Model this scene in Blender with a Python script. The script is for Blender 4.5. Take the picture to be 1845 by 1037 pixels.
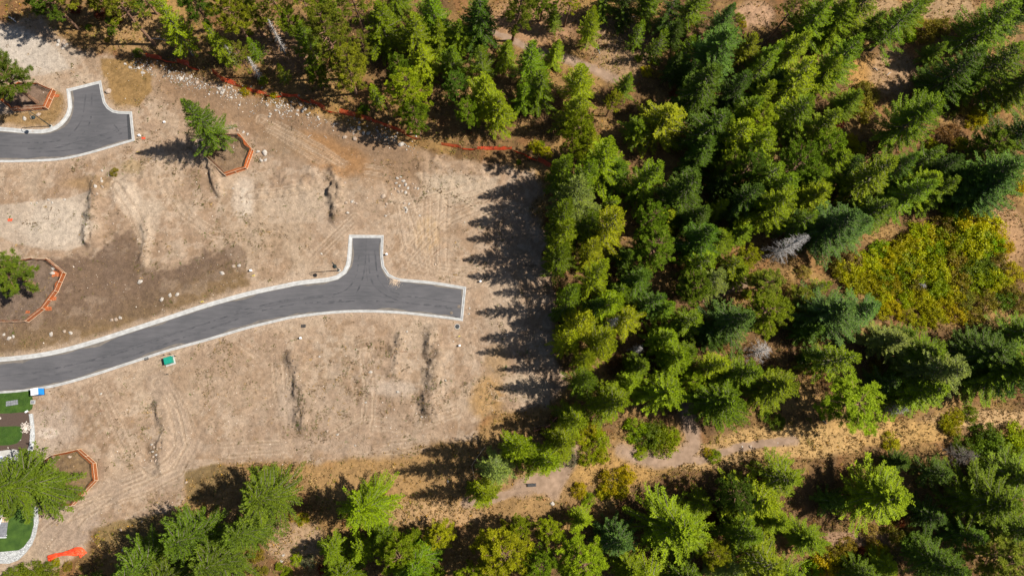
import bpy, math, random
import numpy as np
from mathutils import Vector, Matrix

for o in list(bpy.data.objects):
    bpy.data.objects.remove(o, do_unlink=True)
scene = bpy.context.scene
COL = scene.collection
R = math.radians

# ------------------------------------------------------------------ camera
IW, IH = 1845.0, 1037.0
FPX = 1230.0                     # focal length in photo pixels
NADIR = (850.0, 765.0)           # where the verticals of the photo meet
CAMZ = 138.0
d = np.array([NADIR[0] - IW / 2, -(NADIR[1] - IH / 2), -FPX]); d /= np.linalg.norm(d)
Zc = -d
Yc = np.array([0, 1.0, 0]); Yc -= Yc.dot(Zc) * Zc; Yc /= np.linalg.norm(Yc)
Xc = np.cross(Yc, Zc)
RW = np.stack([Xc, Yc, Zc])      # world from camera
CAM = np.array([0.0, 0.0, CAMZ])
cam_data = bpy.data.cameras.new('camera')
cam_data.sensor_width = 36.0
cam_data.lens = 36.0 * FPX / IW
cam_data.clip_start = 1.0
cam_data.clip_end = 8000.0
cam = bpy.data.objects.new('camera', cam_data)
COL.objects.link(cam)
M = Matrix(RW.tolist()).to_4x4()
M.translation = Vector(CAM)
cam.matrix_world = M
scene.camera = cam

def P(px, py, z=0.0):
    """photo pixel -> world point on the level z"""
    v = RW @ np.array([px - IW / 2, -(py - IH / 2), -FPX])
    t = (z - CAMZ) / v[2]
    return CAM + v * t

def to_px(x, y, z=0.0):
    v = np.stack([np.asarray(x, float), np.asarray(y, float), np.zeros_like(np.asarray(x, float)) + z - CAMZ], -1) @ RW
    return v[..., 0] / -v[..., 2] * FPX + IW / 2, -(v[..., 1] / -v[..., 2]) * FPX + IH / 2

# ------------------------------------------------------------------ light
sh = P(568, 490) - P(611, 487)
sun_az = math.atan2(-sh[1], -sh[0])          # direction towards the sun, on the ground
SUN_EL = R(51)
world = bpy.data.worlds.new('World'); scene.world = world
world.use_nodes = True
wn = world.node_tree.nodes
sky = wn.new('ShaderNodeTexSky'); sky.sky_type = 'NISHITA'; sky.sun_disc = False
sky.sun_elevation = SUN_EL; sky.sun_rotation = math.pi / 2 - sun_az
wn['Background'].inputs['Strength'].default_value = 0.05
world.node_tree.links.new(sky.outputs[0], wn['Background'].inputs[0])
sun = bpy.data.lights.new('sun', 'SUN'); sun.energy = 5.0; sun.angle = R(0.53); sun.color = (1.0, 0.955, 0.885)
sun_o = bpy.data.objects.new('sun', sun); COL.objects.link(sun_o)
sd = Vector((math.cos(sun_az) * math.cos(SUN_EL), math.sin(sun_az) * math.cos(SUN_EL), math.sin(SUN_EL)))
sun_o.rotation_euler = sd.to_track_quat('Z', 'Y').to_euler()
sun_o.location = (60, 0, 100)
scene.view_settings.view_transform = 'Standard'
scene.view_settings.look = 'None'
scene.view_settings.exposure = 0.95
scene.view_settings.gamma = 1.0
scene.view_settings.use_curve_mapping = False
scene.render.engine = 'CYCLES'
scene.cycles.max_bounces = 5; scene.cycles.diffuse_bounces = 2; scene.cycles.transmission_bounces = 3; scene.cycles.glossy_bounces = 2

# ------------------------------------------------------------------ helpers
def mesh_np(name, verts, faces, mats=(), smooth=False, attrs=None):
    """verts (N,3), faces (M,k) arrays, one polygon size"""
    verts = np.asarray(verts, np.float32); faces = np.asarray(faces, np.int32)
    me = bpy.data.meshes.new(name)
    k = faces.shape[1]
    me.vertices.add(len(verts)); me.vertices.foreach_set('co', verts.ravel())
    me.loops.add(faces.size); me.loops.foreach_set('vertex_index', faces.ravel())
    me.polygons.add(len(faces))
    me.polygons.foreach_set('loop_start', np.arange(0, faces.size, k, dtype=np.int32))
    me.polygons.foreach_set('loop_total', np.full(len(faces), k, np.int32))
    if smooth:
        me.polygons.foreach_set('use_smooth', np.ones(len(faces), bool))
    if attrs:
        for an, (dom, typ, data) in attrs.items():
            a = me.attributes.new(an, typ, dom)
            if typ == 'FLOAT': a.data.foreach_set('value', np.asarray(data, np.float32).ravel())
            else: a.data.foreach_set('color', np.asarray(data, np.float32).ravel())
    me.update(calc_edges=True)
    me.validate()
    for m in mats: me.materials.append(m)
    return me

class MB:
    """collects shapes into one mesh"""
    def __init__(s): s.v = []; s.f = []
    def add(s, vs, fs):
        b = len(s.v); s.v += [tuple(map(float, q)) for q in vs]; s.f += [tuple(i + b for i in q) for q in fs]; return s
    def box(s, c, size, rz=0.0, taper=1.0):
        x, y, z = (q / 2 for q in size); ca, sa = math.cos(rz), math.sin(rz); vs = []
        for dz in (-1, 1):
            k = taper if dz > 0 else 1
            for dx, dy in ((-1, -1), (1, -1), (1, 1), (-1, 1)):
                a, b = dx * x * k, dy * y * k
                vs.append((c[0] + a * ca - b * sa, c[1] + a * sa + b * ca, c[2] + dz * z))
        return s.add(vs, [(3, 2, 1, 0), (4, 5, 6, 7), (0, 1, 5, 4), (1, 2, 6, 5), (2, 3, 7, 6), (3, 0, 4, 7)])
    def tube(s, pts, rad, n=6, cap=True):
        pts = [np.array(p, float) for p in pts]
        if not hasattr(rad, '__len__'): rad = [rad] * len(pts)
        vs = []; fs = []
        for i, p in enumerate(pts):
            t = pts[min(i + 1, len(pts) - 1)] - pts[max(i - 1, 0)]
            t = t / (np.linalg.norm(t) + 1e-9)
            a = np.cross(t, (0, 0, 1.0)) if abs(t[2]) < .95 else np.cross(t, (1.0, 0, 0))
            a /= np.linalg.norm(a); b = np.cross(t, a)
            for k in range(n):
                an = 2 * math.pi * k / n
                vs.append(p + (a * math.cos(an) + b * math.sin(an)) * rad[i])
        for i in range(len(pts) - 1):
            for k in range(n):
                k2 = (k + 1) % n
                fs.append((i * n + k, (i + 1) * n + k, (i + 1) * n + k2, i * n + k2))
        if cap:
            fs.append(tuple(range(n))); fs.append(tuple((len(pts) - 1) * n + k for k in reversed(range(n))))
        return s.add(vs, fs)
    def lathe(s, prof, c=(0, 0, 0), n=16):
        vs = []; fs = []
        for r, z in prof:
            for k in range(n):
                a = 2 * math.pi * k / n; vs.append((c[0] + r * math.cos(a), c[1] + r * math.sin(a), c[2] + z))
        for i in range(len(prof) - 1):
            for k in range(n):
                k2 = (k + 1) % n; fs.append((i * n + k, i * n + k2, (i + 1) * n + k2, (i + 1) * n + k))
        fs.append(tuple(reversed(range(n)))); fs.append(tuple((len(prof) - 1) * n + k for k in range(n)))
        return s.add(vs, fs)
    def prism(s, poly, z0, z1):
        n = len(poly); vs = [(p[0], p[1], z0) for p in poly] + [(p[0], p[1], z1) for p in poly]
        fs = [tuple(reversed(range(n))), tuple(range(n, 2 * n))] + [(i, (i + 1) % n, n + (i + 1) % n, n + i) for i in range(n)]
        return s.add(vs, fs)
    def mesh(s, name, mat, smooth=False):
        me = bpy.data.meshes.new(name); me.from_pydata(s.v, [], s.f); me.update(calc_edges=True)
        if smooth:
            for p in me.polygons: p.use_smooth = True
        me.materials.append(mat); return me
    def build(s, name, mat, parent=None, smooth=False, loc=None):
        return link(name, s.mesh(name, mat, smooth), parent, loc)

def link(name, me, parent=None, loc=None):
    o = bpy.data.objects.new(name, me); COL.objects.link(o)
    if parent is not None: o.parent = parent
    if loc is not None: o.location = loc
    return o

def tag(o, label, cat, group=None):
    o['label'] = label; o['category'] = cat
    if group: o['group'] = group
    return o

def thing(name, label, cat, loc=(0, 0, 0), rz=0.0, group=None):
    o = bpy.data.objects.new(name, None); COL.objects.link(o)
    o.empty_display_size = 0.3
    o.location = loc; o.rotation_euler = (0, 0, rz)
    return tag(o, label, cat, group)

# value noise -----------------------------------------------------------
_rng = np.random.default_rng(11)
_LAT = _rng.random((256, 256)).astype(np.float64)
def vnoise(x, y):
    xi = np.floor(x).astype(int); yi = np.floor(y).astype(int)
    fx = x - xi; fy = y - yi
    fx = fx * fx * fx * (fx * (fx * 6 - 15) + 10); fy = fy * fy * fy * (fy * (fy * 6 - 15) + 10)
    a = _LAT[xi & 255, yi & 255]; b = _LAT[(xi + 1) & 255, yi & 255]
    c = _LAT[xi & 255, (yi + 1) & 255]; e = _LAT[(xi + 1) & 255, (yi + 1) & 255]
    return (a * (1 - fx) + b * fx) * (1 - fy) + (c * (1 - fx) + e * fx) * fy
def fbm(x, y, scale, oct=4, seed=0.0):
    x = np.asarray(x, float) / scale + seed * 17.3; y = np.asarray(y, float) / scale + seed * 9.1
    s = 0; amp = .5; tot = 0
    for i in range(oct):
        s = s + amp * vnoise(x, y); tot += amp; amp *= .55; x = x * 2.03 + 5.7; y = y * 2.03 + 3.1
    return s / tot
def sstep(a, b, x):
    t = np.clip((x - a) / (b - a), 0, 1); return t * t * (3 - 2 * t)
def poly_sd(px, py, poly):
    """signed distance, positive inside"""
    px = np.asarray(px, float); py = np.asarray(py, float)
    dmin = np.full(px.shape, 1e9); ins = np.zeros(px.shape, bool)
    n = len(poly)
    for i in range(n):
        x0, y0 = poly[i]; x1, y1 = poly[(i + 1) % n]
        ex, ey = x1 - x0, y1 - y0; L = ex * ex + ey * ey + 1e-9
        t = np.clip(((px - x0) * ex + (py - y0) * ey) / L, 0, 1)
        dmin = np.minimum(dmin, np.hypot(px - x0 - t * ex, py - y0 - t * ey))
        c = ((y0 > py) != (y1 > py))
        xs = x0 + (py - y0) / (ey if abs(ey) > 1e-9 else 1e-9) * ex
        ins ^= c & (px < xs)
    return np.where(ins, dmin, -dmin)
def line_d(px, py, pts):
    dmin = np.full(np.shape(px), 1e9)
    for (x0, y0), (x1, y1) in zip(pts[:-1], pts[1:]):
        ex, ey = x1 - x0, y1 - y0; L = ex * ex + ey * ey + 1e-9
        t = np.clip(((px - x0) * ex + (py - y0) * ey) / L, 0, 1)
        dmin = np.minimum(dmin, np.hypot(px - x0 - t * ex, py - y0 - t * ey))
    return dmin

# materials ---------------------------------------------------------------
def new_mat(name):
    m = bpy.data.materials.new(name); m.use_nodes = True
    nt = m.node_tree; return m, nt, nt.nodes, nt.links, nt.nodes['Principled BSDF']
def mat_noise(name, c1, c2, scale=6.0, rough=.85, bump=.0, bscale=None, spec=.3, metal=0.0, detail=6):
    m, nt, N, L, B = new_mat(name)
    tc = N.new('ShaderNodeTexCoord'); nz = N.new('ShaderNodeTexNoise')
    nz.inputs['Scale'].default_value = scale; nz.inputs['Detail'].default_value = detail
    L.new(tc.outputs['Object'], nz.inputs['Vector'])
    cr = N.new('ShaderNodeValToRGB')
    cr.color_ramp.elements[0].position = .3; cr.color_ramp.elements[1].position = .7
    cr.color_ramp.elements[0].color = (*c1, 1); cr.color_ramp.elements[1].color = (*c2, 1)
    L.new(nz.outputs[0], cr.inputs[0]); L.new(cr.outputs[0], B.inputs['Base Color'])
    B.inputs['Roughness'].default_value = rough; B.inputs['Metallic'].default_value = metal
    B.inputs['Specular IOR Level'].default_value = spec
    if bump:
        nb = N.new('ShaderNodeTexNoise'); nb.inputs['Scale'].default_value = bscale or scale * 3; nb.inputs['Detail'].default_value = 5
        L.new(tc.outputs['Object'], nb.inputs['Vector'])
        bp = N.new('ShaderNodeBump'); bp.inputs['Strength'].default_value = bump; bp.inputs['Distance'].default_value = .05
        L.new(nb.outputs[0], bp.inputs['Height']); L.new(bp.outputs[0], B.inputs['Normal'])
    return m

def mat_leaf(name, trans=.2, rough=.65, yellow=(1.75, 1.6, .7), per_tint=1.0):
    """foliage: colour of the object, varied leaf by leaf"""
    m, nt, N, L, B = new_mat(name)
    oi = N.new('ShaderNodeObjectInfo')
    at = N.new('ShaderNodeAttribute'); at.attribute_name = 'tint'
    tc = N.new('ShaderNodeTexCoord'); nz = N.new('ShaderNodeTexNoise'); nz.inputs['Scale'].default_value = .55; nz.inputs['Detail'].default_value = 2
    L.new(tc.outputs['Object'], nz.inputs['Vector'])
    mx = N.new('ShaderNodeMix'); mx.data_type = 'RGBA'; mx.blend_type = 'MULTIPLY'
    mx.inputs['B'].default_value = (*yellow, 1)
    L.new(at.outputs['Fac'], mx.inputs['Factor']); L.new(oi.outputs['Color'], mx.inputs['A'])
    mr = N.new('ShaderNodeMapRange'); mr.inputs['From Min'].default_value = .3; mr.inputs['From Max'].default_value = .7
    mr.inputs['To Min'].default_value = .72; mr.inputs['To Max'].default_value = 1.2
    L.new(nz.outputs[0], mr.inputs['Value'])
    mm = N.new('ShaderNodeMix'); mm.data_type = 'RGBA'; mm.blend_type = 'MULTIPLY'; mm.inputs['Factor'].default_value = 1
    L.new(mx.outputs['Result'], mm.inputs['A']); L.new(mr.outputs[0], mm.inputs['B'])
    L.new(mm.outputs['Result'], B.inputs['Base Color'])
    B.inputs['Roughness'].default_value = rough; B.inputs['Specular IOR Level'].default_value = .12
    tr = N.new('ShaderNodeBsdfTranslucent'); L.new(mm.outputs['Result'], tr.inputs['Color'])
    ms = N.new('ShaderNodeMixShader'); ms.inputs[0].default_value = trans
    L.new(B.outputs[0], ms.inputs[1]); L.new(tr.outputs[0], ms.inputs[2])
    L.new(ms.outputs[0], N['Material Output'].inputs['Surface'])
    return m

def mat_attr(name, rough=.9, trans=0.0, noise=0.0):
    """colour stored on the mesh itself"""
    m, nt, N, L, B = new_mat(name)
    at = N.new('ShaderNodeAttribute'); at.attribute_name = 'soil'
    L.new(at.outputs['Color'], B.inputs['Base Color'])
    B.inputs['Roughness'].default_value = rough; B.inputs['Specular IOR Level'].default_value = .2
    if trans:
        tr = N.new('ShaderNodeBsdfTranslucent'); L.new(at.outputs['Color'], tr.inputs['Color'])
        ms = N.new('ShaderNodeMixShader'); ms.inputs[0].default_value = trans
        L.new(B.outputs[0], ms.inputs[1]); L.new(tr.outputs[0], ms.inputs[2])
        L.new(ms.outputs[0], N['Material Output'].inputs['Surface'])
    return m

def mat_ground():
    m, nt, N, L, B = new_mat('soil')
    at = N.new('ShaderNodeAttribute'); at.attribute_name = 'soil'
    tc = N.new('ShaderNodeTexCoord')
    def noise(scale, detail, lo, hi, rough=.6):
        nz = N.new('ShaderNodeTexNoise'); nz.inputs['Scale'].default_value = scale; nz.inputs['Detail'].default_value = detail
        nz.inputs['Roughness'].default_value = rough
        L.new(tc.outputs['Object'], nz.inputs['Vector'])
        mr = N.new('ShaderNodeMapRange'); mr.inputs['From Min'].default_value = .3; mr.inputs['From Max'].default_value = .7
        mr.inputs['To Min'].default_value = lo; mr.inputs['To Max'].default_value = hi
        L.new(nz.outputs[0], mr.inputs['Value']); return mr.outputs[0], nz.outputs[0]
    a, an = noise(1.1, 9, .66, 1.30, .75)
    b, bn = noise(6.0, 6, .74, 1.24, .75)
    mu = N.new('ShaderNodeMath'); mu.operation = 'MULTIPLY'; L.new(a, mu.inputs[0]); L.new(b, mu.inputs[1])
    mx = N.new('ShaderNodeMix'); mx.data_type = 'RGBA'; mx.blend_type = 'MULTIPLY'; mx.inputs['Factor'].default_value = 1
    L.new(at.outputs['Color'], mx.inputs['A']); L.new(mu.outputs[0], mx.inputs['B'])
    L.new(mx.outputs['Result'], B.inputs['Base Color'])
    B.inputs['Roughness'].default_value = .95; B.inputs['Specular IOR Level'].default_value = .15
    bp = N.new('ShaderNodeBump'); bp.inputs['Strength'].default_value = .8; bp.inputs['Distance'].default_value = .3
    L.new(an, bp.inputs['Height'])
    bp2 = N.new('ShaderNodeBump'); bp2.inputs['Strength'].default_value = .4; bp2.inputs['Distance'].default_value = .06
    L.new(bn, bp2.inputs['Height']); L.new(bp.outputs[0], bp2.inputs['Normal']); L.new(bp2.outputs[0], B.inputs['Normal'])
    return m

def mat_asphalt():
    m, nt, N, L, B = new_mat('asphalt')
    tc = N.new('ShaderNodeTexCoord')
    n1 = N.new('ShaderNodeTexNoise'); n1.inputs['Scale'].default_value = .16; n1.inputs['Detail'].default_value = 5
    mp = N.new('ShaderNodeMapping'); mp.inputs['Scale'].default_value = (.22, 1.5, 1); mp.inputs['Rotation'].default_value = (0, 0, R(-16))
    n2 = N.new('ShaderNodeTexNoise'); n2.inputs['Scale'].default_value = 1.3; n2.inputs['Detail'].default_value = 6; n2.inputs['Roughness'].default_value = .65
    n3 = N.new('ShaderNodeTexNoise'); n3.inputs['Scale'].default_value = 30; n3.inputs['Detail'].default_value = 3
    L.new(tc.outputs['Object'], n1.inputs['Vector']); L.new(tc.outputs['Object'], mp.inputs['Vector'])
    L.new(mp.outputs[0], n2.inputs['Vector']); L.new(tc.outputs['Object'], n3.inputs['Vector'])
    ad = N.new('ShaderNodeMath'); ad.operation = 'ADD'; L.new(n1.outputs[0], ad.inputs[0]); L.new(n2.outputs[0], ad.inputs[1])
    a2 = N.new('ShaderNodeMath'); a2.operation = 'MULTIPLY_ADD'; a2.inputs[1].default_value = .35; L.new(n3.outputs[0], a2.inputs[0]); L.new(ad.outputs[0], a2.inputs[2])
    cr = N.new('ShaderNodeValToRGB'); L.new(a2.outputs[0], cr.inputs[0])
    mr = N.new('ShaderNodeMapRange'); mr.inputs['From Min'].default_value = .8; mr.inputs['From Max'].default_value = 1.6
    L.new(a2.outputs[0], mr.inputs['Value']); L.new(mr.outputs[0], cr.inputs[0])
    cr.color_ramp.elements[0].color = (.046, .0455, .048, 1); cr.color_ramp.elements[1].color = (.096, .090, .092, 1)
    L.new(cr.outputs[0], B.inputs['Base Color']); B.inputs['Roughness'].default_value = .85; B.inputs['Specular IOR Level'].default_value = .3
    bp = N.new('ShaderNodeBump'); bp.inputs['Strength'].default_value = .25; bp.inputs['Distance'].default_value = .02
    L.new(n3.outputs[0], bp.inputs['Height']); L.new(bp.outputs[0], B.inputs['Normal'])
    return m

MAT = dict(
    soil=mat_ground(), asphalt=mat_asphalt(),
    patch=mat_noise('fresh asphalt', (.022, .022, .024), (.04, .04, .042), 3, .8, .3),
    kerb=mat_noise('kerb concrete', (.25, .244, .23), (.37, .362, .345), 1.2, .85, .2, 12),
    concrete=mat_noise('pad concrete', (.27, .26, .235), (.36, .345, .315), 2.0, .85, .2, 14),
    leaf=mat_leaf('needles'), broad=mat_leaf('broad leaves', .38, .5, (1.4, 1.25, .6)),
    bark=mat_noise('bark', (.11, .065, .04), (.24, .13, .075), 4, .95, .6, 14),
    firbark=mat_noise('grey bark', (.09, .075, .06), (.19, .155, .125), 4, .95, .6, 14),
    deadwood=mat_noise('weathered dead wood', (.23, .205, .185), (.42, .39, .36), 2.5, .9, .5, 12),
    rock=mat_noise('pale rock', (.20, .165, .13), (.40, .365, .32), 1.6, .9, .6, 5),
    tanrock=mat_noise('tan rock', (.19, .135, .095), (.35, .275, .21), 1.6, .9, .6, 5),
    net=mat_noise('orange netting', (.33, .075, .016), (.44, .115, .024), 1.5, .55),
    rednet=mat_noise('red orange netting', (.50, .04, .014), (.64, .085, .024), .8, .5),
    lumber=mat_noise('sawn lumber', (.38, .26, .16), (.55, .41, .28), 3, .8, .2),
    redlumber=mat_noise('red stained rail', (.20, .07, .045), (.30, .12, .075), 3, .8, .2),
    iron=mat_noise('dark green iron', (.012, .02, .02), (.03, .042, .04), 5, .45, 0, None, .5, .3),
    black=mat_noise('black iron', (.016, .016, .017), (.04, .04, .042), 5, .6),
    rust=mat_noise('rusty cast iron', (.08, .06, .045), (.15, .12, .095), 6, .7),
    green=mat_noise('green enamel', (.006, .16, .105), (.012, .21, .14), 2, .45),
    blue=mat_noise('blue plastic', (.005, .17, .52), (.01, .22, .60), 1.2, .45),
    white=mat_noise('white plastic', (.72, .74, .77), (.82, .83, .85), 1.0, .45),
    paint=mat_noise('white paint', (.70, .70, .70), (.80, .80, .80), 1.5, .5),
    lens=mat_noise('lamp lens', (.55, .55, .5), (.65, .65, .6), 2, .2),
    yellow=mat_noise('yellow plastic', (.75, .60, .01), (.85, .72, .02), 3, .5),
    mulch=mat_noise('bark mulch', (.035, .022, .016), (.085, .055, .04), 9, .95, .8, 20),
    turf=mat_noise('lawn turf', (.020, .046, .005), (.046, .088, .010), .8, .9, .5, 25),
    gravel=mat_noise('pale gravel', (.20, .205, .20), (.35, .35, .34), 9, .9, .8, 14),
    paver=mat_noise('grey paver', (.10, .10, .11), (.19, .19, .20), 4, .85, .3),
    roof=mat_noise('blue grey roof', (.20, .22, .28), (.30, .33, .40), 3, .7, .2),
    siding=mat_noise('pale siding', (.5, .48, .44), (.6, .58, .54), 2, .7),
    trail=mat_noise('trodden trail', (.15, .098, .062), (.25, .168, .112), .7, .95, .7, 5),
    fadednet=mat_noise('faded orange netting', (.20, .06, .02), (.36, .10, .03), 4, .7),
    straw=mat_attr('dry grass', .9, .25), pebble=mat_attr('pebbles', .9), weed=mat_attr('weeds', .8, .2),
)

# ------------------------------------------------------------------ layout (photo pixels of points that stand on the ground)
UP_ROAD = dict(  # asphalt outline
    low=[(-700, 262), (-400, 278), (-150, 287), (0, 288.5), (40, 288), (98.7, 285.7), (137.8, 279.2), (176.9, 269), (216, 257.3), (238, 251)],
    end=[(238, 251), (233.6, 205.5)],
    bay=[(233.6, 205.5), (214, 205), (202.3, 202.6), (192.5, 195.7), (185.7, 186), (181.8, 169.3), (178.4, 150.8)],
    cap=[(178.4, 150.8), (126.6, 164.4)],
    top=[(126.6, 164.4), (129, 179), (130.3, 192.8), (127, 206.5), (120.2, 217.2), (112.3, 226), (102.6, 232.9), (90.8, 237.8), (75.2, 240.3), (40, 239.7), (0, 236), (-150, 228), (-400, 212), (-700, 195)])
LOW_ROAD = dict(
    low=[(-700, 600), (-500, 655), (-300, 690), (-150, 703), (-60, 706), (0, 704.6), (30, 702.6), (57, 699.6), (111, 689), (168.7, 672.4), (236, 650.5), (303.7, 628.6), (371, 610), (440, 589.5), (480, 579.6), (524.4, 569.5), (575, 562.7), (625.6, 558.7), (676, 558.4), (726.9, 561), (777.5, 566.3), (829.8, 573)],
    end=[(829.8, 573), (834.9, 520.6)],
    bay=[(834.9, 520.6), (777.5, 511.5), (720, 506.4), (710, 503.7), (698, 497), (688, 481.7), (685.7, 464.9), (686.4, 428.4)],
    cap=[(686.4, 428.4), (634.7, 428.4)],
    top=[(634.7, 428.4), (633.4, 458), (630.7, 478.4), (624, 491.9), (608.7, 502.7), (592, 507), (541, 512.8), (507.5, 519.5), (473.7, 526.4), (440, 534.5), (371, 554), (303.7, 576), (236, 598), (168.7, 619.4), (118, 633.6), (67.5, 643.7), (0, 651), (-60, 652), (-150, 649), (-300, 635), (-500, 600), (-700, 545)])
def smooth_line(pts, step=1.2):
    """Catmull-Rom through world points"""
    p = [np.array(P(*q)[:2]) for q in pts]
    if len(p) == 2: 
        n = max(2, int(np.linalg.norm(p[1] - p[0]) / step)); return [p[0] + (p[1] - p[0]) * i / n for i in range(n + 1)]
    out = []
    for i in range(len(p) - 1):
        a = p[i - 1] if i else 2 * p[0] - p[1]; b, c = p[i], p[i + 1]; e = p[i + 2] if i + 2 < len(p) else 2 * p[-1] - p[-2]
        n = max(1, int(np.linalg.norm(c - b) / step))
        for k in range(n):
            t = k / n
            out.append(.5 * (2 * b + (c - a) * t + (2 * a - 5 * b + 4 * c - e) * t * t + (3 * b - a - 3 * c + e) * t ** 3))
    out.append(p[-1]); return out
ROADS = []
for rd in (UP_ROAD, LOW_ROAD):
    segs = {k: smooth_line(v) for k, v in rd.items()}
    outline = []
    for k in ('low', 'end', 'bay', 'cap', 'top'): outline += segs[k][:-1]
    outline.append(segs['top'][-1])
    ROADS.append((segs, outline))

CLEAR = [(-900, 60), (0, 36), (70, 36), (100, 62), (150, 92), (250, 110), (330, 132), (420, 160), (520, 195), (600, 222), (700, 252), (800, 282), (900, 296), (960, 310), (975, 345), (950, 380), (985, 420), (985, 480), (1000, 540), (1000, 600), (1010, 660), (1020, 690), (990, 725), (940, 742), (890, 740), (862, 760), (850, 792), (760, 800), (700, 812), (600, 828), (450, 833), (400, 836), (330, 868), (330, 905), (300, 924), (210, 948), (165, 960), (160, 1000), (60, 1045), (-900, 1100)]
MULCHED = [(-200, 640), (-200, 520), (0, 500), (60, 478), (130, 462), (180, 452), (212, 425), (235, 412), (262, 455), (262, 482), (330, 478), (395, 445), (430, 438), (447, 462), (446, 512), (400, 536), (330, 556), (260, 580), (200, 602), (120, 626), (60, 638), (0, 645)]
GOLD1 = [(182, 106), (240, 105), (272, 132), (276, 165), (250, 190), (222, 197), (205, 192), (192, 178), (184, 150)]
GOLD2 = [(-60, 205), (20, 205), (60, 195), (95, 160), (118, 168), (124, 195), (112, 217), (85, 232), (0, 232), (-60, 226)]
DARKGR1 = [(330, 850), (395, 833), (432, 850), (436, 872), (390, 890), (338, 905)]
DARKGR2 = [(172, 950), (215, 938), (290, 925), (330, 930), (335, 965), (255, 985), (178, 988)]
RING1 = [(375, 287), (408, 318), (445, 305), (457, 272), (433, 243), (395, 242)]
RING2 = [(30, 470), (62, 467), (91, 468), (121, 493), (106, 526), (82, 557), (52, 580), (0, 581), (-45, 560), (-55, 510), (-20, 475)]
RING3 = [(101, 818), (147, 808), (174, 833), (178, 864), (135, 909), (91, 912), (62, 890), (60, 842)]
RING4 = [(72, 152), (102, 165), (87, 197), (60, 199), (25, 201), (5, 185), (8, 160), (38, 150)]
TRAILS = [
    ([(940, 880), (965, 868), (992, 876), (1012, 846), (1028, 815)], 1.6),
    ([(998, 893), (1005, 872), (1018, 846)], .9),
    ([(1120, 812), (1150, 822), (1185, 831), (1225, 824), (1252, 800), (1245, 770), (1238, 735)], 1.3),
    ([(1225, 825), (1262, 828), (1300, 815), (1330, 806), (1380, 798), (1430, 793)], .75),
    ([(1010, 103), (1032, 110), (1060, 120), (1085, 131), (1108, 142)], .75),
    ([(880, 55), (900, 62), (930, 75), (960, 90), (1010, 103)], .6),
    ([(1275, 530), (1305, 520), (1335, 508)], 1.2),
    ([(840, 905), (890, 898), (940, 880)], .8)]
RIDGES = [  # earth banks: pixel polyline, width m, height m, dark soil amount
    ([(603, 312), (606, 345), (604, 388)], 1.1, .75, .9),
    ([(172, 335), (168, 380), (165, 430)], 1.6, .7, .45),
    ([(528, 650), (535, 690), (541, 730), (547, 772)], 1.6, .55, .7),
    ([(776, 602), (780, 650), (774, 700), (772, 735)], 1.9, .6, .75),
    ([(722, 610), (716, 640), (710, 668)], 1.2, .45, .6),
    ([(380, 290), (388, 330), (396, 352)], .8, .5, .5),
    ([(288, 735), (296, 775), (290, 835)], 1.5, .45, .45),
    ([(480, 345), (540, 330), (590, 318)], 2.5, .5, 0),
    ([(215, 330), (262, 322), (300, 330)], 3.0, .5, 0),
    ([(760, 300), (840, 305), (900, 318)], 2.5, .5, 0),
    ([(265, 395), (262, 440), (260, 480)], .9, .4, .1)]

TRACKS = [  # wheel tracks: pixel polylines of their middle
    [(285, 690), (308, 720), (322, 770), (326, 805), (300, 840), (255, 865), (205, 885), (150, 925), (95, 985)],
    [(298, 690), (330, 740), (345, 800), (400, 812), (480, 806), (560, 800), (640, 812), (700, 806), (760, 798)],
    [(345, 800), (320, 850), (260, 880), (190, 905), (120, 930)],
    [(700, 330), (722, 370), (732, 425), (745, 470)], [(722, 325), (742, 370), (760, 430), (765, 480)],
    [(880, 350), (810, 380), (765, 420), (735, 455)], [(890, 375), (820, 405), (775, 445), (745, 480)], [(870, 330), (790, 355), (730, 372)],
    [(800, 355), (796, 410), (800, 480)], [(772, 360), (770, 420), (780, 490)], [(735, 450), (790, 485), (860, 492), (900, 520)],
    [(450, 352), (520, 348), (590, 332)], [(210, 335), (240, 380), (262, 430)], [(60, 960), (120, 905), (190, 880), (255, 855)],
    [(420, 600), (470, 640), (560, 650), (660, 620)], [(600, 790), (660, 760), (740, 770), (820, 740)], [(180, 700), (210, 760), (240, 820), (280, 850)], [(500, 640), (505, 700), (512, 780)], [(660, 640), (668, 700), (660, 780)], [(850, 600), (870, 660), (900, 710), (960, 720)],
    [(470, 215), (540, 250), (620, 300), (690, 310)], [(480, 225), (560, 275), (640, 320)], [(300, 330), (330, 380), (380, 420), (440, 430)], [(640, 395), (600, 430), (560, 470)]]
def rut(x, y, pts):
    """closeness to the two wheel lines of a track, 0..1"""
    w = [tuple(P(*q)[:2]) for q in pts]
    A = np.zeros(np.shape(x)); Bq = np.zeros(np.shape(x)); wx = [q[0] for q in w]; wy = [q[1] for q in w]
    k = (x > min(wx) - 2) & (x < max(wx) + 2) & (y > min(wy) - 2) & (y < max(wy) + 2)
    if k.any():
        xs, ys = x[k], y[k]
        dd = line_d(xs, ys, w) + (fbm(xs, ys, 5, 2, 51) - .5) * .5
        A[k] = sstep(.26, .10, np.abs(dd - .85)); Bq[k] = sstep(.20, .05, np.abs(np.abs(dd - .85) - .33))
    return A, Bq
RUTC = {}
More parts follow.
